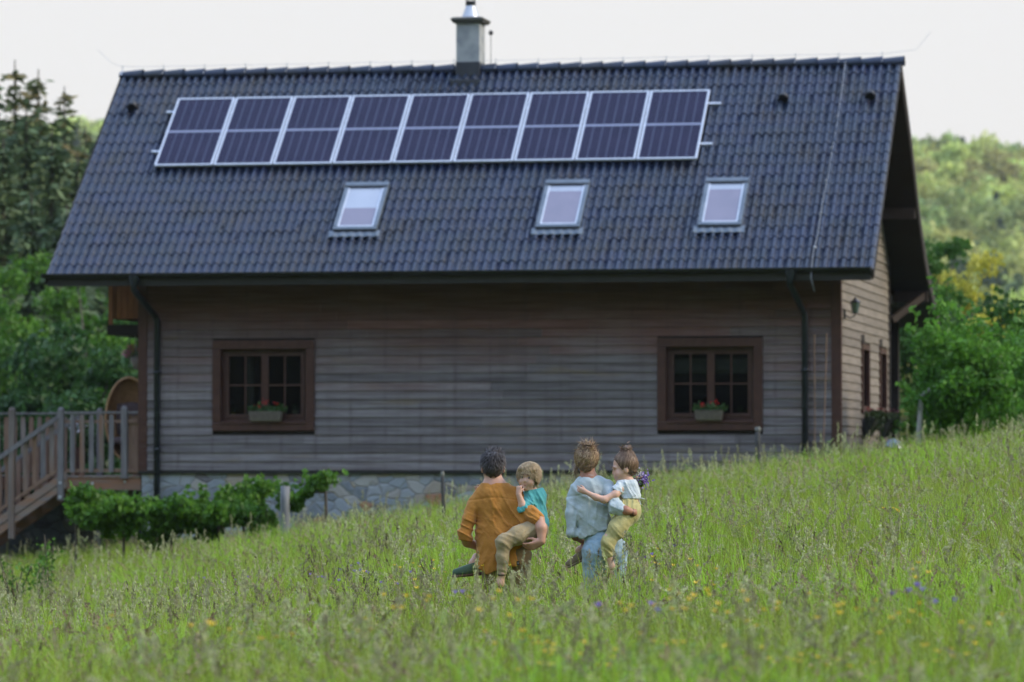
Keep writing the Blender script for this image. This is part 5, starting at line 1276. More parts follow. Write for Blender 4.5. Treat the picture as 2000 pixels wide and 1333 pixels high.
for s_, hx, kx, fx in ((-1, 430, 405, 400), (1, 585, 600, 610)):
    zf = gm; kz = gm + .52; B.path([Q(hx, 985, 0), np.array([xcol(kx), PY + .05, kz]), np.array([xcol(fx), PY - .05, gm + .10])], [.095, .062, .045], .04)
    foot(B, (xcol(fx), PY - .05, gm + .10), (s_ * .2, 1, 0))
B.mesh('body', .0072, M_skin, E_man, world_off=o_man)
# short hair, greying at the sides
hc, hr = hm.P(0, -.014, .035), np.array([.078, .098, .094]) * 1.12
Hf = Field(); Hf.ell(hm.P(0, -.016, .036), np.array([.079, .098, .095]) * 1.12, .02, hm.M); Hf.ell(hm.P(0, -.052, -.02), np.array([.062, .052, .068]) * 1.12, .03, hm.M); Hf.ell(hm.P(0, .01, .09), np.array([.055, .075, .042]) * 1.12, .03, hm.M)
def mancut(x, y, z):
    L = (np.stack([x, y, z], -1) - hm.c) @ hm.M / 1.12; lx, ly, lz = L[..., 0], L[..., 1], L[..., 2]
    return np.maximum(np.maximum(ly - (.062 + .3 * (lz - .06)), -(lz + .088 - .012 * np.cos(lx * 90))), (-.02 - lz) * 1.0 + np.where(ly > -.008, (ly + .008) * 1.4, -.1))
Hf.mesh('hair', .0055, B_dark, E_man, disp=lambda x, y, z: .0035 * np.sin(x * 160 + 4 * np.sin(z * 50)) * np.sin(z * 60 + y * 45), cut=mancut, world_off=o_man, relax=0)
def skull_roots(h, n, seed, ymax=.06, zmin=-.06, ext=1.03, cen=(0, -.016, .036), rr_=(.079, .098, .095)):
    r = np.random.default_rng(seed); d = r.normal(size=(n * 5, 3)); d /= np.linalg.norm(d, axis=1)[:, None]; P = d * np.array(rr_) * ext + np.array(cen)
    ok = (P[:, 1] < ymax + .3 * (P[:, 2] - .06)) & (P[:, 2] > zmin) & ~((P[:, 2] < .0) & (P[:, 1] > -.0)); return P[ok][:n], d[ok][:n]
P, d = skull_roots(hm, 1500, 3); crown = np.array([.0, -.045, .125]); fl = P - crown; fl /= np.linalg.norm(fl, axis=1)[:, None] + 1e-6
dirs = fl + d * .12 + np.random.default_rng(1).normal(0, .12, fl.shape); top = P[:, 2] > .10; dirs[top] = d[top] * .5 + np.array([.5, .5, .1]) + np.random.default_rng(2).normal(0, .35, (top.sum(), 3))
o = strands('hair_locks', hm.W(P) - o_man, (dirs @ hm.M.T), np.where(top, .044, .028), .0042, H_dark, E_man, 5, grav=.25, cen=hm.P(0, -.016, .036) - o_man, cr=np.array([.082, .1, .098]) * 1.1)
# tunic
T = Field()
T.ell(Q(428, 555, 0), (.175, .115, .15), .04); T.cap(Q(430, 480, 0), Q(468, 800, 0), .150, .178, .05, sq=.70); T.cap(Q(470, 800, 0), Q(495, 980, 0), .175, .195, .08, sq=.74)
T.cap(Q(470, 900, -.01), Q(385, 1075, -.03), .16, .125, .06, sq=.7); T.cap(Q(540, 900, -.0), Q(590, 1010, -.0), .13, .12, .05, sq=.8)
T.path([Q(392, 428, -.005), Q(285, 520, 0)], [.050, .055], .04); T.path([Q(465, 424, -.005), Q(592, 470, -.01)], [.050, .058], .04); T.path([Q(392, 402, -.0), Q(462, 400, -.0)], [.044, .044], .015)
T.path([Q(266, 550, -.01), Q(226, 660, -.045), Q(194, 800, -.05)], [.062, .054, .052], .012); T.path([Q(190, 778, -.05), Q(200, 822, -.035)], [.059, .056], .006)
T.path([Q(612, 495, -.01), Q(700, 605, -.10), Q(748, 648, -.14)], [.068, .064, .060], .02); T.path([Q(722, 626, -.125), Q(754, 658, -.145)], [.069, .065], .006)
T.cap(Q(560, 560, -.06), Q(640, 700, -.08), .06, .05, .06)
dd = folds([(.8, 0, .6, .12, .010, xcol(560), zrow(620), .26), (.95, 0, -.25, .14, .008, xcol(300), zrow(1000), .25), (.6, 0, .8, .10, .009, xcol(620), zrow(720), .20), (.3, 0, 1, .075, .008, xcol(200), zrow(760), .14),
            (-.75, 0, .65, .15, .008, xcol(380), zrow(880), .28), (1, 0, .1, .2, .006, xcol(430), zrow(560), .2), (.5, 0, .85, .07, .008, xcol(740), zrow(620), .1)], 1.0, 3)
def tdisp(x, y, z):
    d = dd(x, y, z); seam = np.abs(z - (zrow(505) + .012 * np.cos((x - xcol(430)) * 14))); d += .0065 * np.exp(-(seam / .0055) ** 2) * (y < PY)
    return d
def tcut(x, y, z):
    cxp = x * 989.5 + 565.4; hem = 1096 - np.maximum(0, cxp - 370) * .30 - np.maximum(0, 350 - cxp) * .9 + 7 * np.sin(x * 60)
    a = zrow(hem) - z
    col_ = z - (zrow(379) + .10 * np.maximum(0, y - PY))
    sl = (z < zrow(700)) & (x < xcol(238))     # left cuff
    b = np.where(x < xcol(245), (zrow(836) + (x - xcol(190)) * -.2) - z, -1)
    return np.maximum(np.maximum(a, col_), b)
T.mesh('tunic', .0068, M_ochre, E_man, disp=tdisp, cut=tcut, world_off=o_man)
def band(nm, c0, c1, rx, ry, h, m, par, off, tilt=.10):
    vs = []; n = 28; c = (c0 + c1) / 2
    for rr_, zz in ((1.0, 0), (.97, h), (.90, h * 1.02), (.88, 0)):
        for k in range(n): q = 2 * math.pi * k / n; vs.append(c + np.array([rx * rr_ * math.cos(q), ry * rr_ * math.sin(q), zz + tilt * ry * math.sin(q) * -1.0]) - off)
    mb = MB(); mb.add(vs, [(j * n + i, j * n + (i + 1) % n, (j + 1) * n + (i + 1) % n, (j + 1) * n + i) for j in range(3) for i in range(n)]); mb.build(nm, m, par, smooth=True)
band('collar', Q(426, 396, .005), Q(426, 396, .005), .078, .070, .022, M_ochre, E_man, o_man, .35)
Tr = Field()
for hx, kx, fx in ((440, 405, 400), (585, 600, 610)): Tr.path([Q(hx, 960, 0), np.array([xcol(kx), PY + .04, gm + .52]), np.array([xcol(fx), PY - .05, gm + .12])], [.112, .085, .068], .03)
Tr.cap(Q(450, 950, 0), Q(590, 950, 0), .13, .13, .05, sq=.85)
Tr.mesh('trousers', .010, M_brownp, E_man, disp=folds([(.5, 0, 1, .12, .006, xcol(600), zrow(1080), .3)], 1, 8), world_off=o_man)
mb = MB(); c = Q(613, 1008, -.135) - o_man; mb.box(c[0] - .012, c[0] + .012, c[1] - .004, c[1] + .002, c[2] - .016, c[2] + .016); mb.add([c + [-.004, -.006, -.008], c + [.004, -.006, -.008], c + [.005, -.006, .003], c + [0, -.006, .010], c + [-.005, -.006, .003]], [(0, 1, 2, 3, 4)], 1)
mb.build('pocket_label', [pm('label_black', (.01, .01, .015)), pm('label_grey', (.2, .2, .2))], E_man)

# ---- boy ---------------------------------------------------------------------------------------------
E_boy, o_boy = person(735, -.03, 'blond boy in a teal shirt held by the man, looking back, fist at his mouth')
B = Field(); hb = Head(Q(692, 338, -.05), R(180 - 16), R(-4), R(-4), .90); hb.add(B, True)
B.path([Q(702, 410, -.03), Q(722, 475, -.02)], [.038, .042], .02)
B.cap(Q(735, 500, -.02), Q(755, 660, -.03), .078, .08, .04, sq=.8); B.ell(Q(755, 740, -.06), (.10, .09, .09), .04)
# right arm up to the mouth (nearer the man), elbow low
B.path([Q(705, 500, -.05), Q(668, 588, -.10), Q(650, 560, -.12), Q(618, 470, -.13)], [.036, .033, .031, .021], .02)
hand(B, Q(616, 462, -.13), (.10, -.02, 1), (1, -.3, .1), (.75, .4, -.05), .62, 1.1)
# other arm goes round the man's neck; fingers on his far shoulder
B.path([Q(745, 500, .03), Q(640, 470, .14), Q(470, 430, .15), Q(345, 425, .09)], [.034, .030, .027, .020], .02)
hand(B, Q(338, 424, .075), (-1, -.25, -.05), (0, 0, 1), (-.2, -1, -.3), .58, .35)
# near leg: thigh across the man's back to the knee, shin down
B.path([Q(745, 740, -.10), Q(500, 830, -.20), Q(487, 1090, -.19)], [.062, .046, .032], .03); B.path([Q(487, 1080, -.19), Q(470, 1165, -.185)], [.031, .030], .02)
foot(B, Q(472, 1165, -.185), (-.15, -.25, -1), .78, (0.2, -1, .2), .042)
# far leg wraps in front of the man
B.path([Q(735, 750, -.02), Q(560, 860, .22), Q(290, 975, .17), Q(262, 1015, .13)], [.06, .045, .036, .031], .03)
foot(B, Q(262, 1018, .12), (-1, -.12, -.12), .86, (.05, .0, 1), .042)
B.mesh('body', .0055, M_skin_fair, E_boy, world_off=o_boy)
hb.features(E_boy, brow=pm('boy_brow', (.20, .12, .06)), iris=(.05, .04, .035), off=o_boy)
Hf = Field(); Hf.ell(hb.P(0, -.014, .040), np.array([.083, .100, .094]) * .9, .02, hb.M); Hf.ell(hb.P(0, -.045, -.012), np.array([.068, .055, .055]) * .9, .03, hb.M); Hf.cap(hb.P(-.05, .055, .075), hb.P(.05, .055, .075), .027, .027, .03)
for e_ in (-1, 1): Hf.ell(hb.P(e_ * .066, .012, .022), (.0155, .038, .042), .015, hb.M)
def boycut(x, y, z):
    L = (np.stack([x, y, z], -1) - hb.c) @ hb.M / .9; lx, ly, lz = L[..., 0], L[..., 1], L[..., 2]
    fr = .046 + .012 * np.sin(lx * 60 + 1) - .10 * lx
    front = np.minimum(ly - .045, fr - lz); front = np.where(np.abs(lx) > .062, np.minimum(ly - .04, .0 - lz), front)
    return np.maximum(np.maximum(front, -(lz + .062)), np.minimum(-.012 - lz, ly + .012))
Hf.mesh('hair', .005, B_blond, E_boy, cut=boycut, disp=lambda x, y, z: .0025 * np.sin(x * 190 + 3 * np.sin(z * 40)), world_off=o_boy, relax=0)
P, d = skull_roots(hb, 2400, 6, ymax=.09, zmin=-.035, ext=1.02, cen=(0, -.014, .040), rr_=(.083, .100, .094)); crown = np.array([.03, -.05, .125]); fl = P - crown; fl /= np.linalg.norm(fl, axis=1)[:, None] + 1e-6
fl[:, 0] -= .35 * (P[:, 1] > .02)
strands('hair_locks', hb.W(P) - o_boy, ((fl + d * .02 + np.random.default_rng(4).normal(0, .07, fl.shape)) @ hb.M.T), np.where(P[:, 1] > .05, .024, .046), .0050, H_blond, E_boy, 7, grav=.25, cen=hb.P(0, -.014, .040) - o_boy, cr=np.array([.088, .104, .099]) * .9)
S = Field(); S.cap(Q(733, 480, -.02), Q(765, 700, -.045), .088, .098, .06, sq=.82); S.path([Q(718, 452, -.03), Q(762, 448, -.01)], [.042, .042], .03); S.ell(Q(752, 500, -.02), (.082, .075, .07), .04)
S.path([Q(715, 492, -.05), Q(672, 580, -.10)], [.055, .052], .03); S.path([Q(690, 560, -.095), Q(655, 588, -.115)], [.052, .050], .01); S.path([Q(755, 495, .03), Q(680, 478, .11)], [.05, .046], .03)
S.path([Q(785, 430, -.02), Q(770, 460, -.04)], [.022, .02], .015)
S.mesh('shirt', .0055, M_teal, E_boy, disp=folds([(.9, 0, .4, .09, .010, xcol(740), zrow(560), .15), (.3, 0, 1, .06, .008, xcol(680), zrow(570), .08), (1, 0, -.3, .08, .009, xcol(800), zrow(620), .12)], .9, 5),
       cut=lambda x, y, z: np.maximum(z - (zrow(425) + .2 * (x - xcol(760))), np.where((x < xcol(700)) & (y < PY - .06), (zrow(604) + .25 * (x - xcol(670))) - z, -1)), world_off=o_boy)
K = Field(); K.ell(Q(752, 752, -.07), (.105, .095, .095), .05); K.path([Q(742, 745, -.11), Q(620, 790, -.165), Q(497, 842, -.205)], [.080, .072, .060], .04); K.path([Q(495, 842, -.205), Q(492, 960, -.20), Q(486, 1085, -.19)], [.058, .048, .040], .03)
K.path([Q(735, 760, -.02), Q(560, 860, .22), Q(320, 965, .17)], [.076, .06, .045], .04)
K.mesh('trousers', .006, M_khaki, E_boy, disp=folds([(.6, 0, .8, .07, .006, xcol(500), zrow(860), .12), (.8, 0, -.6, .09, .005, xcol(640), zrow(800), .16), (.3, 0, 1, .05, .005, xcol(487), zrow(1060), .07)], 1, 6), world_off=o_boy)
mb = MB(); q = Q(483, 1098, -.19) - o_boy; mb.tube([q + np.array([.036 * math.cos(a), .036 * math.sin(a), .002 * math.sin(a)]) for a in np.linspace(0, 2 * math.pi, 14)], .006, 6, cap=False); mb.build('ankle_cord', M_lash, E_boy)
def shoe(F, ank, fwd, up, s, par, off, m1, m2):
    f = np.array(fwd, float); f /= np.linalg.norm(f); u = np.array(up, float); u -= f * (u @ f); u /= np.linalg.norm(u); a = np.array(ank)
    A = Field(); A.cap(a - u * .030 * s - f * .025 * s, a - u * .05 * s + f * .06 * s, .050 * s, .046 * s, .02); A.cap(a - u * .055 * s + f * .04 * s, a - u * .070 * s + f * .15 * s, .045 * s, .036 * s, .02)
    pl = a - u * .098 * s; top_ = a - u * .002 * s
    A.mesh('shoe_upper', .005, m1, par, cut=lambda x, y, z: np.maximum(-((np.stack([x, y, z], -1) - pl) @ u), (np.stack([x, y, z], -1) - top_) @ u + .25 * ((np.stack([x, y, z], -1) - a) @ f)), world_off=off)
    Sx = Field(); Sx.cap(a - u * .10 * s - f * .035 * s, a - u * .10 * s + f * .155 * s, .046 * s, .040 * s, .01, sq=.35, ax=u); Sx.mesh('shoe_sole', .005, m2, par, world_off=off)
shoe(None, Q(262, 1005, .12), (-1, -.12, -.10), (.02, 0, 1), .98, E_boy, o_boy, M_shoe, M_sole); shoe(None, Q(472, 1168, -.185), (-.15, -.35, -1), (.2, -1, .35), .85, E_boy, o_boy, M_shoe, M_sole)

# ---- woman -------------------------------------------------------------------------------------------
E_wom, o_wom = person(1260, .0, 'woman with messy pinned up hair in a pale blue shirt and light jeans')
gw = o_wom[2]
B = Field(); hw = Head(Q(1154, 218, .02), R(-4), R(-8), R(0), .97); hw.add(B)
B.path([Q(1165, 285, .0), Q(1170, 375, -.01)], [.048, .052], .03); B.cap(Q(1175, 410, 0), Q(1200, 640, 0), .11, .10, .05, sq=.75); B.cap(Q(1195, 640, 0), Q(1225, 740, 0), .095, .085, .04, sq=.8); B.cap(Q(1225, 740, 0), Q(1285, 880, 0), .085, .12, .04, sq=.8)
B.path([Q(1130, 410, 0), Q(1052, 465, 0)], [.04, .04], .03); B.path([Q(1210, 400, 0), Q(1318, 408, 0)], [.04, .04], .03)
B.path([Q(1050, 480, 0), Q(1031, 620, -.045), Q(1038, 770, -.045), Q(1066, 806, .03), Q(1118, 835, .15)], [.034, .030, .030, .028, .024], .02); hand(B, Q(1120, 838, .16), (.4, 1, 0), (0, 0, 1), (1, -.3, 0), .85, .5)
B.path([Q(1318, 405, 0), Q(1390, 572, -.15), Q(1455, 594, -.185), Q(1518, 612, -.165)], [.042, .038, .034, .026], .02); hand(B, Q(1524, 614, -.16), (.35, .9, .1), (0, 0, 1), (-.9, .3, 0), .88, .5)
for hx, kx, fx in ((1215, 1195, 1190), (1375, 1385, 1390)): B.path([Q(hx, 960, 0), np.array([xcol(kx), PY + .03, gw + .48]), np.array([xcol(fx), PY - .04, gw + .10])], [.088, .056, .040], .04); foot(B, (xcol(fx), PY - .04, gw + .10), (0, 1, 0), .9)
B.mesh('body', .007, M_skin_tan, E_wom, world_off=o_wom)
Hf = Field(); Hf.ell(hw.P(0, -.018, .035), np.array([.093, .106, .092]), .02, hw.M); Hf.ell(hw.P(.0, -.055, -.025), (.062, .05, .065), .03, hw.M); Hf.ell(hw.P(.005, -.055, .098), (.050, .042, .030), .010, hw.M); Hf.ell(hw.P(.0, -.085, .085), (.05, .035, .045), .02, hw.M)
def womcut(x, y, z):
    L = (np.stack([x, y, z], -1) - hw.c) @ hw.M; return np.maximum(np.maximum(L[..., 1] - .055, -(L[..., 2] + .095)), np.minimum(-.012 - L[..., 2], L[..., 1] + .015))
Hf.mesh('hair', .0055, B_mom, E_wom, cut=womcut, disp=lambda x, y, z: .005 * np.sin(x * 110 + 4 * np.sin(z * 45)) * np.sin(z * 70 + 3 * np.sin(x * 30)), world_off=o_wom, relax=0)
r = np.random.default_rng(9); P, d = skull_roots(hw, 1500, 9, ymax=.05, zmin=-.085, ext=1.04, cen=(0, -.018, .035), rr_=(.095, .108, .098)); bun = np.array([.005, -.075, .098]); fl = bun - P; fl /= np.linalg.norm(fl, axis=1)[:, None] + 1e-6
strands('hair_locks', hw.W(P) - o_wom, (fl + d * .10 + r.normal(0, .16, fl.shape)) @ hw.M.T, np.minimum(r.uniform(.04, .08, len(P)), np.linalg.norm(bun - P, axis=1) * .8 + .012), .0045, H_mom, E_wom, 9, grav=-.05, cen=hw.P(0, -.018, .035) - o_wom, cr=np.array([.099, .11, .102]), curl=.5)
a = r.uniform(0, 6.28, 420); b_ = r.uniform(0, 6.28, 420); Rb = .034; P = np.stack([(Rb + .020 * np.cos(b_)) * np.cos(a), .6 * (.034 * np.sin(b_)), (Rb + .018 * np.cos(b_)) * np.sin(a)], -1) + bun + [0, -.01, .008]
tn = np.stack([-np.sin(a), 0 * a, np.cos(a)], -1) + r.normal(0, .4, (420, 3)); strands('bun_locks', hw.W(P) - o_wom, tn @ hw.M.T, r.uniform(.04, .08, 420), .0052, H_mom, E_wom, 10, grav=.1, curl=1.2)
P, d = skull_roots(hw, 110, 12, ymax=.05, zmin=-.085, ext=1.06, cen=(0, -.018, .035), rr_=(.088, .106, .1)); strands('loose_locks', hw.W(P) - o_wom, (d + r.normal(0, .8, d.shape)) @ hw.M.T, r.uniform(.03, .09, len(P)), .0022, H_mom, E_wom, 13, grav=.9, curl=1.0)
P = np.stack([-.078 + r.normal(0, .006, 60), .02 + r.normal(0, .015, 60), -.03 + r.normal(0, .03, 60)], -1); strands('side_locks', hw.W(P) - o_wom, np.tile([-.3, 0, -1.0], (60, 1)) + r.normal(0, .25, (60, 3)), r.uniform(.06, .12, 60), .0035, H_mom, E_wom, 14, grav=.6, curl=.8)
S = Field(); S.cap(Q(1178, 440, 0), Q(1190, 620, 0), .142, .138, .05, sq=.72); S.cap(Q(1190, 620, 0), Q(1195, 780, 0), .138, .112, .05, sq=.80); S.path([Q(1135, 390, -.0), Q(1058, 455, 0)], [.046, .048], .04); S.path([Q(1212, 376, -.0), Q(1318, 402, -.0)], [.046, .050], .04); S.cap(Q(1230, 700, -.01), Q(1275, 780, -.01), .11, .10, .05, sq=.9)
S.path([Q(1138, 358, -.0), Q(1205, 345, .0)], [.036, .036], .02); S.path([Q(1046, 480, 0), Q(1029, 620, -.045), Q(1035, 770, -.045)], [.052, .046, .044], .012); S.path([Q(1033, 768, -.045), Q(1048, 796, -.02)], [.049, .047], .006)
S.path([Q(1318, 412, -.0), Q(1360, 530, -.12), Q(1395, 572, -.16)], [.054, .056, .056], .015); S.path([Q(1372, 575, -.155), Q(1432, 590, -.17)], [.058, .050], .006); S.path([Q(1200, 760, -.03), Q(1110, 800, -.04)], [.09, .05], .04, sq=.6)
sd_ = folds([(1, 0, .05, .10, .010, xcol(1190), zrow(650), .26), (.9, 0, -.3, .09, .008, xcol(1040), zrow(680), .14), (.5, 0, .9, .09, .009, xcol(1250), zrow(700), .16), (.3, 0, 1, .06, .009, xcol(1400), zrow(570), .09), (.7, 0, .7, .12, .007, xcol(1100), zrow(470), .16)], 1, 15)
def sdisp(x, y, z): 
    seam = np.abs(z - (zrow(478) + .010 * np.cos((x - xcol(1175)) * 16))); return sd_(x, y, z) + .006 * np.exp(-(seam / .0055) ** 2) * (y < PY) - .009 * np.exp(-((x - xcol(1172) - .012 * np.sin(z * 9)) / .010) ** 2) * (z < zrow(490)) * (y < PY)
def scut(x, y, z):
    c = x * 989.5 + 565.4; hem = np.where(c < 1125, 818, 818 - (c - 1125) * .40); hem = np.where(c > 1345, 900, hem) + 5 * np.sin(x * 70)
    return np.maximum(np.maximum(zrow(hem) - z, z - (zrow(322) + .12 * np.maximum(0, y - PY))), np.where(x < xcol(1085), (zrow(812) + .15 * (x - xcol(1030))) - z, -1))
S.mesh('shirt', .0068, M_pale, E_wom, disp=sdisp, cut=scut, world_off=o_wom)
S = Field(); S.cap(Q(1225, 770, 0), Q(1290, 880, 0), .108, .155, .06, sq=.82); S.cap(Q(1235, 920, -.02), Q(1360, 920, -.01), .115, .115, .04, sq=.95)
for hx, kx, fx in ((1215, 1195, 1190), (1375, 1385, 1390)): S.path([Q(hx, 950, -.01), np.array([xcol(kx), PY + .03, gw + .48]), np.array([xcol(fx), PY - .04, gw + .11])], [.100, .072, .055], .03)
def jd(x, y, z): 
    return folds([(.5, 0, .9, .10, .004, xcol(1200), zrow(980), .2), (-.4, 0, 1, .09, .004, xcol(1400), zrow(960), .15)], 1, 21)(x, y, z) + .004 * np.exp(-(np.abs(z - zrow(830)) / .004) ** 2) + .006 * np.exp(-((x - xcol(1290)) / .012) ** 2) * (y < PY)
S.mesh('jeans', .008, M_jean, E_wom, disp=jd, cut=lambda x, y, z: z - zrow(772 - np.maximum(0, x * 989.5 + 565.4 - 1125) * .26), world_off=o_wom)
band('collar', Q(1172, 372, .0), Q(1172, 372, .0), .072, .066, .034, M_pale, E_wom, o_wom, .35)
mb = MB(); c = Q(1520, 613, -.163) - o_wom
for k, (dx, rr2, m_) in enumerate(((-.022, .030, 0), (-.012, .0305, 1), (-.002, .030, 0))): mb.tube([c + np.array([dx + .004 * math.cos(a), rr2 * math.cos(a), rr2 * math.sin(a)]) for a in np.linspace(0, 2 * math.pi, 16)], .0038, 6, mi=m_, cap=False)
mb.build('bracelets', [pm('dark_beads', (.02, .015, .015), rough=.3), pm('brown_beads', (.12, .05, .025), rough=.4)], E_wom)

# ---- girl --------------------------------------------------------------------------------------------
E_girl, o_girl = person(1470, -.02, 'small girl with a top bun, white shirt and yellow trousers held by the woman')
B = Field(); hg = Head(Q(1447, 268, -.03), R(90 + 6), R(-10), 0, .98); hg.add(B, True)
B.path([Q(1462, 325, -.03), Q(1478, 385, -.03)], [.036, .040], .02); B.cap(Q(1480, 415, -.03), Q(1495, 560, -.04), .076, .078, .04, sq=.85); B.ell(Q(1480, 620, -.06), (.095, .095, .085), .04)
B.path([Q(1412, 432, -.10), Q(1375, 470, -.135), Q(1290, 512, -.165), Q(1225, 492, -.165), Q(1148, 452, -.155)], [.036, .030, .027, .025, .0175], .02)
hand(B, Q(1143, 449, -.155), (-1, .1, .35), (.15, -.2, 1), (-.15, 1, 0), .60, .45)
B.path([Q(1530, 430, .02), Q(1560, 420, .08), Q(1575, 380, .02)], [.034, .028, .019], .02); hand(B, Q(1576, 374, .015), (.0, -.3, 1), (-1, 0, .2), (0, -1, -.2), .56, 1.1)
B.path([Q(1455, 640, -.10), Q(1318, 835, -.17), Q(1312, 940, -.16), Q(1345, 1035, -.155)], [.066, .048, .034, .027], .03); foot(B, Q(1347, 1040, -.155), (-.1, -.2, -1), .66, (.2, -1, 0), .04)
B.path([Q(1450, 660, -.02), Q(1300, 800, .22), Q(1150, 880, .18), Q(1105, 915, .14)], [.06, .045, .035, .029], .03); foot(B, Q(1098, 918, .135), (-1, -.1, -.55), .72, (-.45, 0, 1), .042)
B.mesh('body', .0055, M_skin_fair, E_girl, world_off=o_girl)
hg.features(E_girl, brow=pm('girl_brow', (.13, .08, .05)), off=o_girl, closed=True)
Hf = Field(); Hf.ell(hg.P(0, -.018, .036), (.082, .102, .095), .02, hg.M); Hf.ell(hg.P(0, -.055, -.02), (.06, .045, .05), .03, hg.M); Hf.ell(hg.P(0, -.045, .150), (.036, .036, .034), .010, hg.M)
def gircut(x, y, z):
    L = (np.stack([x, y, z], -1) - hg.c) @ hg.M; lx, ly, lz = L[..., 0], L[..., 1], L[..., 2]
    return np.maximum(np.maximum(ly - (.050 + .45 * (lz - .05)), -(lz + .066)), np.minimum(-.012 - lz, ly + .018))
Hf.mesh('hair', .005, B_girl, E_girl, cut=gircut, disp=lambda x, y, z: .002 * np.sin(z * 200 + 3 * np.sin(x * 40)), world_off=o_girl, relax=0)
r = np.random.default_rng(19); P, d = skull_roots(hg, 900, 19, ymax=.055, zmin=-.06, ext=1.025, cen=(0, -.018, .036), rr_=(.082, .102, .095)); bun = np.array([0, -.045, .143]); fl = bun - P; fl /= np.linalg.norm(fl, axis=1)[:, None] + 1e-6
strands('hair_locks', hg.W(P) - o_girl, (fl + d * .12 + r.normal(0, .08, fl.shape)) @ hg.M.T, np.minimum(.11, np.linalg.norm(bun - P, axis=1) * .95), .0045, H_girl, E_girl, 20, grav=-.05, cen=hg.P(0, -.018, .036) - o_girl, cr=np.array([.105, .086, .098]))
a = r.uniform(0, 6.28, 260); P = np.stack([.034 * np.cos(a), .034 * np.sin(a), r.normal(.006, .014, 260)], -1) + bun; tn = np.stack([-np.sin(a), np.cos(a), r.normal(0, .5, 260)], -1); strands('bun_locks', hg.W(P) - o_girl, tn @ hg.M.T, r.uniform(.03, .05, 260), .0042, H_girl, E_girl, 21, grav=.05, curl=1.2)
P, d = skull_roots(hg, 90, 25, ymax=.06, zmin=-.06, ext=1.04); strands('loose_locks', hg.W(P) - o_girl, (d * .8 + np.array([0, -.6, -.2]) + r.normal(0, .6, d.shape)) @ hg.M.T, r.uniform(.03, .06, len(P)), .0018, H_girl, E_girl, 22, grav=.8, curl=1.0)
S = Field(); S.cap(Q(1478, 410, -.03), Q(1490, 490, -.035), .084, .092, .05, sq=.88); S.path([Q(1440, 390, -.05), Q(1395, 432, -.105)], [.050, .046], .03); S.path([Q(1515, 395, .0), Q(1540, 430, .03)], [.048, .044], .03); S.path([Q(1455, 362, -.035), Q(1500, 362, -.03)], [.038, .038], .02)
S.mesh('shirt', .0055, M_white, E_girl, disp=folds([(.9, 0, .5, .07, .008, xcol(1480), zrow(440), .12), (.4, 0, 1, .06, .006, xcol(1420), zrow(420), .07)], .9, 31), cut=lambda x, y, z: np.maximum(np.maximum(z - (zrow(352)), zrow(505) - z), (-(x - xcol(1378)) * .8 - (z - zrow(440)) * .8)), world_off=o_girl)
S = Field(); S.ell(Q(1482, 595, -.055), (.105, .10, .115), .05); S.path([Q(1470, 620, -.10), Q(1390, 740, -.15), Q(1318, 850, -.175)], [.084, .070, .056], .04); S.path([Q(1316, 850, -.175), Q(1314, 935, -.165)], [.055, .048], .03)
S.path([Q(1455, 650, -.0), Q(1300, 800, .22), Q(1170, 872, .19)], [.078, .06, .045], .04)
S.mesh('trousers', .006, M_yelp, E_girl, disp=folds([(.8, 0, .6, .08, .007, xcol(1360), zrow(780), .15), (1, 0, -.2, .05, .008, xcol(1480), zrow(520), .1), (.3, 0, 1, .05, .006, xcol(1315), zrow(915), .06)], 1, 33), cut=lambda x, y, z: z - zrow(492), world_off=o_girl)
mb = MB(); c = Q(1560, 503, -.05) - o_girl
for a in ((.05, -.02, -.004), (.02, -.02, -.05), (-.045, -.03, .02)): mb.tube([c, c + np.array(a) * .5 + [0, -.01, .006], c + np.array(a)], .0035, 5)
mb.tube([c, Q(1530, 470, -.12) - o_girl, Q(1470, 395, -.13) - o_girl], .003, 5); mb.build('tie_cord', M_white, E_girl)
shoe(None, Q(1098, 912, .135), (-1, -.1, -.5), (-.4, 0, 1), .82, E_girl, o_girl, M_sandal, M_sandal)
# ---- bouquet held by the girl ------------------------------------------------------------------------
bq = Q(1585, 345, .01); e = empty('bouquet', bq); tag(e, 'small bunch of violet and white flowers held behind the neck of the girl', 'bouquet')
r = np.random.default_rng(44); mb = MB()
for k in range(16): a = r.normal(0, .018, 2); mb.tube([np.array([-.01, .0, -.14]) + [a[0] * .2, a[1] * .2, 0], np.array([a[0], a[1], -.02])], .0018, 4)
mb.build('stems', G_stem if 'G_stem' in globals() else M_geran, e)
for nm, cc, off, s_, n in (('violet_blooms', (.20, .11, .42), (.012, 0, -.008), (.026, .024, .026), 190), ('lilac_blooms', (.42, .33, .60), (.008, -.01, .01), (.024, .022, .024), 90), ('white_blooms', (.66, .66, .56), (-.022, -.015, .022), (.014, .012, .018), 70), ('leaves', (.07, .13, .03), (-.01, 0, -.03), (.022, .022, .022), 60)):
    P = r.normal(0, 1, (n, 3)) * s_ + off; V, F = leaf_cards(P, .016 if nm != 'leaves' else .024, seed=n, asp=.9); np_mesh(nm, V, F, pm(nm, cc, rough=.7), e)
FEET = [(o_man[0] - .12, PY, .16), (o_man[0] + .08, PY, .16), (o_wom[0], PY, .17)]
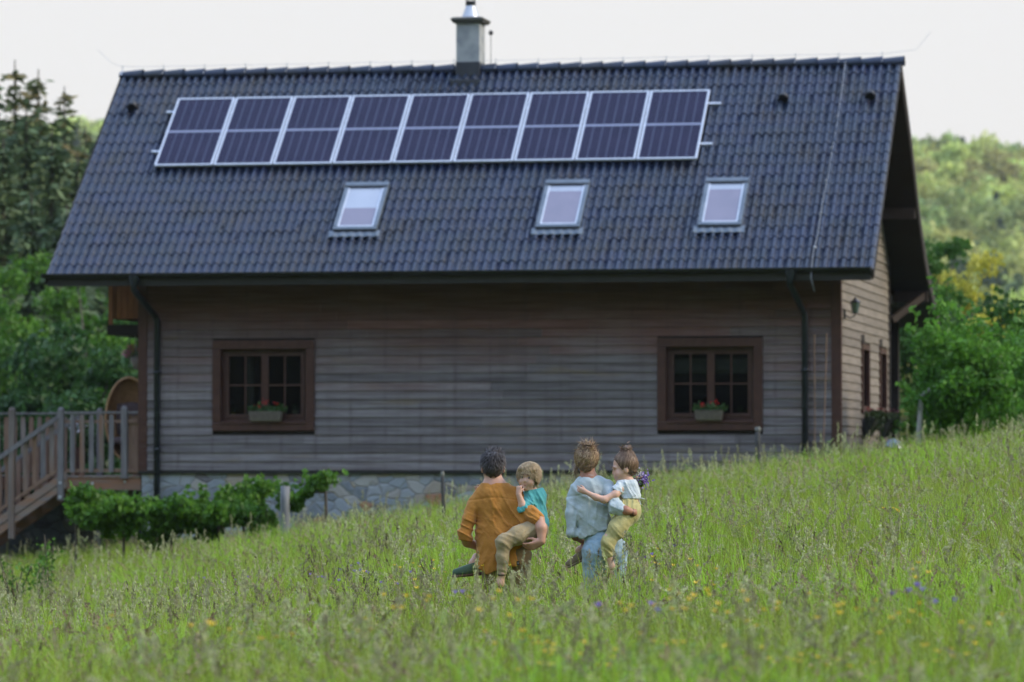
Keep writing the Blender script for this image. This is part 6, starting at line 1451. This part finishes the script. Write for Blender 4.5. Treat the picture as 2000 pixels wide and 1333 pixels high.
# ------------------------------------------------------------------ the meadow
def ribbon(P0, az, L, lean, droop, w0, segs, r, wtip=.15):
    """n blades: P0 (n,3), az, L, lean ... -> quads"""
    n = len(P0); t = np.linspace(0, 1, segs + 1)[None]
    hx = (lean[:, None] * t + droop[:, None] * t ** 2.6) * L[:, None]; hz = L[:, None] * (t - .5 * (lean[:, None] ** 2) * t - .45 * droop[:, None] * t ** 3)
    dx, dy = np.cos(az)[:, None], np.sin(az)[:, None]
    C = np.stack([P0[:, :1] + hx * dx, P0[:, 1:2] + hx * dy, P0[:, 2:] + hz], -1)
    tw = az + np.pi / 2 + r.normal(0, .9, n); w_ = w0[:, None] * ((1 - t) ** .7 * (1 - wtip) + wtip) / 2
    S = np.stack([np.cos(tw)[:, None] * w_, np.sin(tw)[:, None] * w_, 0 * w_], -1)
    V = np.stack([C - S, C + S], 2).reshape(n, -1, 3); m = 2 * (segs + 1)
    b = (np.arange(n) * m)[:, None, None]; k = (np.arange(segs) * 2)[None, :, None]
    F = (b + k + np.array([0, 1, 3, 2])[None, None]).reshape(-1, 4)
    return V.reshape(-1, 3), F, C
def grass_src(seed, n, Lr, mat, w_=.0055, rad=.2, droop=.5):
    r = np.random.default_rng(seed); a = r.uniform(0, 6.28, n); q = rad * np.sqrt(r.random(n)); P0 = np.stack([q * np.cos(a), q * np.sin(a), -.03 + 0 * q], -1)
    V, F, _ = ribbon(P0, r.uniform(0, 6.28, n), r.uniform(*Lr, n), np.abs(r.normal(.12, .12, n)), np.abs(r.normal(droop * .5, droop * .4, n)), r.uniform(.6, 1.3, n) * w_, 5, r)
    return np_mesh('grass_tuft', V, F, mat, link=False)
def seed_src(seed, n, Lr, kind, m_stem, m_head, rad=.22):
    r = np.random.default_rng(seed); a = r.uniform(0, 6.28, n); q = rad * np.sqrt(r.random(n)); P0 = np.stack([q * np.cos(a), q * np.sin(a), -.03 + 0 * q], -1)
    L = r.uniform(*Lr, n); lean = np.abs(r.normal(.10, .10, n)); dr = np.abs(r.normal(.28 if kind != 'spike' else .12, .15, n))
    V, F, C = ribbon(P0, r.uniform(0, 6.28, n), L, lean, dr, np.full(n, .0042), 6, r, .6)
    HV = []
    for i in range(n):
        tip, pre = C[i, -1], C[i, -2]; d = (tip - pre) / (np.linalg.norm(tip - pre) + 1e-9)
        if kind == 'spike':          # dense cylinder (foxtail / plantain)
            Lh = r.uniform(.04, .075); k = 26; t = r.random(k)[:, None]; P = tip + d * (t - .3) * Lh + r.normal(0, .0024, (k, 3)); s = .013
        elif kind == 'panicle':      # open feathery head
            Lh = r.uniform(.10, .17); k = 44; t = r.random(k)[:, None] ** .8; P = tip + d * (t - .75) * Lh + r.normal(0, 1, (k, 3)) * .017 * (1 - t * .75) + [0, 0, 0]; s = .013
        else:                        # nodding one-sided head
            Lh = r.uniform(.09, .15); k = 34; t = r.random(k)[:, None]; P = tip + d * (t - .6) * Lh + r.normal(0, 1, (k, 3)) * .006 + np.array([0, 0, -.02]) * t ** 2; s = .016
        a_ = d[None] + r.normal(0, .45, (k, 3)); a_ /= np.linalg.norm(a_, axis=1)[:, None]; b_ = np.cross(a_, r.normal(size=(k, 3))); b_ /= np.linalg.norm(b_, axis=1)[:, None]
        HV.append(np.stack([P - a_ * s * .7, P + b_ * s * .28, P + a_ * s * .7, P - b_ * s * .28], 1).reshape(-1, 3))
    HV = np.concatenate(HV); nv = len(V)
    o = np_mesh('grass_tuft', np.concatenate([V, HV]), np.concatenate([F, nv + np.arange(len(HV)).reshape(-1, 4)]), [m_stem, m_head], link=False)
    mi = np.zeros(len(o.data.polygons), np.int32); mi[len(F):] = 1; o.data.polygons.foreach_set('material_index', mi); return o
G1 = leafmat('meadow_blade', (.26, .37, .025), (.39, .47, .06), transl=.42, scale=3, inst=True, hue=.022, c3=(.30, .30, .12), rough=.5, var=.5)
G2 = leafmat('meadow_blade_fresh', (.225, .40, .022), (.34, .50, .055), transl=.45, scale=3, inst=True, hue=.015, rough=.45, var=.5)
G3 = leafmat('meadow_stem', (.24, .31, .06), (.32, .37, .10), transl=.3, scale=3, inst=True, hue=.02, c3=(.26, .22, .12))
S1 = leafmat('seed_pale', (.32, .32, .17), (.42, .41, .24), transl=.35, scale=4, inst=True, hue=.02)
S2 = leafmat('seed_purple_brown', (.30, .21, .14), (.38, .29, .19), transl=.3, scale=4, inst=True, hue=.03)
S3 = leafmat('seed_dark', (.11, .09, .05), (.16, .13, .07), transl=.15, scale=4, inst=True, hue=.02)
S4 = leafmat('seed_green', (.20, .28, .09), (.28, .34, .12), transl=.35, scale=4, inst=True, hue=.02)
srcs = [grass_src(1, 60, (.35, .66), G1, .008), grass_src(2, 60, (.40, .76), G1, .0075), grass_src(3, 46, (.30, .62), G2, .012), grass_src(4, 42, (.42, .74), G2, .0105, droop=.8),
        seed_src(5, 10, (.52, .92), 'nod', G3, S1), seed_src(6, 9, (.48, .78), 'nod', G3, S2), seed_src(7, 9, (.50, .90), 'panicle', G3, S4), seed_src(8, 8, (.50, .78), 'panicle', G3, S1), seed_src(9, 8, (.48, .86), 'spike', G3, S3), seed_src(10, 9, (.45, .72), 'panicle', G3, S2)]
def in_house(x, y, m=.25):
    u, d = hloc(x, y); return (u > WU0 - m) & (u < WU1 + m) & (d > WD0 - m) & (d < 11.5)
def meadow():
    r = np.random.default_rng(5); X, Y = [], []
    for (y0, y1, dens) in ((11, 20, 22), (20, 50, 30), (50, 64, 26), (64, 82, 15)):
        hw = .148 * y1 + 4.0; n = int(dens * (y1 - y0) * 2 * hw); X.append(r.uniform(-hw, hw, n)); Y.append(r.uniform(y0, y1, n))
    X, Y = np.concatenate(X), np.concatenate(Y); keep = ~in_house(X, Y) & (np.abs(X) < .148 * Y + 4.0)
    for (fx, fy, fr) in FEET: keep &= np.hypot(X - fx, (Y - fy)) > fr
    X, Y = X[keep], Y[keep]; n = len(X); Z = ground(X, Y)
    big = fbm(X, Y, .45, 1); sm = fbm(X, Y, 1.7, 4); u = r.random(n)
    # kinds: blades 52 %, stems by patch
    pick = np.zeros(n, int); isb = u < .84
    fresh = (big + .5 * sm + r.normal(0, .3, n)) > .25
    pick[isb] = np.where(fresh[isb], r.integers(2, 4, isb.sum()), r.integers(0, 2, isb.sum()))
    left = (X < -.5) & (Y < 48)
    pr = np.array([.26, .18, .24, .14, .05, .13]); st = ~isb; pick[st] = 4 + r.choice(6, st.sum(), p=pr)
    dry = st & ((big - .4 * sm + .15 * (-X) + r.normal(0, .4, n)) > .45); pick[dry] = r.choice([5, 9, 4, 8], dry.sum(), p=[.33, .32, .29, .06])
    hs = (1.0 + .14 * big + .10 * sm + r.normal(0, .10, n)); hs *= np.interp(Y, [12, 20, 30, 36, 60, 80], [.82, .88, .98, 1.08, 1.0, .80])
    hs *= np.where(st, 1.0, 1.05)
    wd = r.uniform(.9, 1.25, n)
    rot = np.stack([r.normal(0, .07, n), r.normal(.04, .07, n), r.uniform(0, 6.28, n)], -1)
    scatter('meadow_grass', np.stack([X, Y, Z], -1), pick, rot, np.stack([wd, wd, hs], -1), srcs, 'tall flowering meadow grass with seed heads', 'grass')
meadow()
# countable flowers: buttercups and bellflowers
M_yel = pm('buttercup_petal', (.80, .50, .01), (.85, .60, .02), scale=30, rough=.35); M_pur = pm('bellflower_petal', (.22, .14, .55), (.30, .20, .62), scale=30, rough=.6)
M_whi = pm('white_petal', (.68, .68, .62), rough=.7)
def flower_src(name, mat, cup, n, s, H):
    mb = MB(); mb.tube([(0, 0, 0), (.01, .005, H * .5), (.0, .0, H)], [.0022, .002, .0015], 5, mi=1)
    for k in range(n):
        a = 2 * math.pi * k / n; da = .62 * math.pi / n; c_, s_ = math.cos, math.sin
        mb.add([(0, 0, H), (s * .7 * c_(a - da), s * .7 * s_(a - da), H + cup * .6), (s * c_(a), s * s_(a), H + cup), (s * .7 * c_(a + da), s * .7 * s_(a + da), H + cup * .6)], [(0, 1, 2, 3)])
    mb.lathe([(0, .003), (.004, .004), (.003, .008), (0, .009)], (0, 0, H), 6)
    return mb.build(name, [mat, G3], None, link=False)
def place_flowers(proto, pts, label, cat, group, seed, H):
    r = random.Random(seed)
    for i, (xp, yp, Y) in enumerate(pts):
        x, y, z = px(xp, yp, Y); g = float(ground(x, y)); o = proto if i == 0 else proto.copy()
        col.objects.link(o); s = max(.45, min((z - g) / H, 1.5)); o.location = (x, y, g); o.scale = (r.uniform(1.0, 1.3),) * 2 + (s,)
        o.rotation_euler = (r.gauss(0, .10), r.gauss(0, .10), r.uniform(0, 6)); tag(o, label, cat, group)
def flower_dist(yp, h):       # distance at which a flower of height h stands on the slope seen at image row yp
    return None
rr = random.Random(11)
def solve_Y(xp, yp, h):
    best, bd = 34, 9
    for Y in np.arange(19, 60, .25):
        x = (xp - 1000) / 8500 * Y; z = float(ground(x, Y)) + h; d = abs((EYE + (905 - yp) / 8500 * Y) - z)
        if d < bd: bd, best = d, Y
    return best
ypts = []
for (xa, xb, ya, yb, n) in ((1000, 1300, 1180, 1330, 42), (1260, 1800, 1110, 1240, 34), (1500, 2000, 1180, 1333, 34), (620, 1010, 1110, 1260, 22), (400, 620, 1140, 1250, 10), (1250, 1500, 1020, 1110, 8), (820, 1000, 1150, 1220, 14), (1280, 1960, 1240, 1333, 14), (30, 400, 1180, 1300, 4), (1600, 1960, 960, 1100, 6)):
    cs = [(rr.uniform(xa, xb), rr.uniform(ya, yb)) for _ in range(max(1, n // 4))]
    for _ in range(n): c_ = rr.choice(cs); xp, yp = c_[0] + rr.gauss(0, 28), c_[1] + rr.gauss(0, 13); ypts.append((xp, yp, solve_Y(xp, yp, .80)))
place_flowers(flower_src('buttercup', M_yel, .012, 5, .0165, .6), ypts, 'small yellow buttercup flower on a thin stem in the meadow grass', 'flower', 'buttercups in the meadow', 1, .6)
ppts = []
for (cx_, cy_, n) in ((1802, 1160, 7), (1240, 1170, 3), (455, 1135, 4), (680, 1110, 9), (760, 1130, 5), (1300, 1075, 3), (620, 1118, 3), (950, 1165, 2)):
    for _ in range(n): xp, yp = cx_ + rr.gauss(0, 22), cy_ + rr.gauss(0, 12); ppts.append((xp, yp, solve_Y(xp, yp, .78)))
place_flowers(flower_src('bellflower', M_pur, .020, 6, .0155, .6), ppts, 'small violet bellflower on a thin stem in the meadow grass', 'flower', 'bellflowers in the meadow', 2, .6)
# ------------------------------------------------------------------ haze
def haze():
    mb = MB(); mb.box(-1400, 1400, -1400, 1400, -9, 420); m = bpy.data.materials.new('haze_air'); m.use_nodes = True; nt = m.node_tree; nt.nodes.clear()
    o = nt.nodes.new('ShaderNodeOutputMaterial'); v = nt.nodes.new('ShaderNodeVolumePrincipled'); v.inputs['Density'].default_value = HAZE; v.inputs['Color'].default_value = (.86, .92, 1, 1); v.inputs['Anisotropy'].default_value = .2
    nt.links.new(v.outputs[0], o.inputs['Volume']); h = mb.build('haze', m); tag(h, 'thin pale haze filling the valley', kind='stuff')
HAZE = .00010
haze()
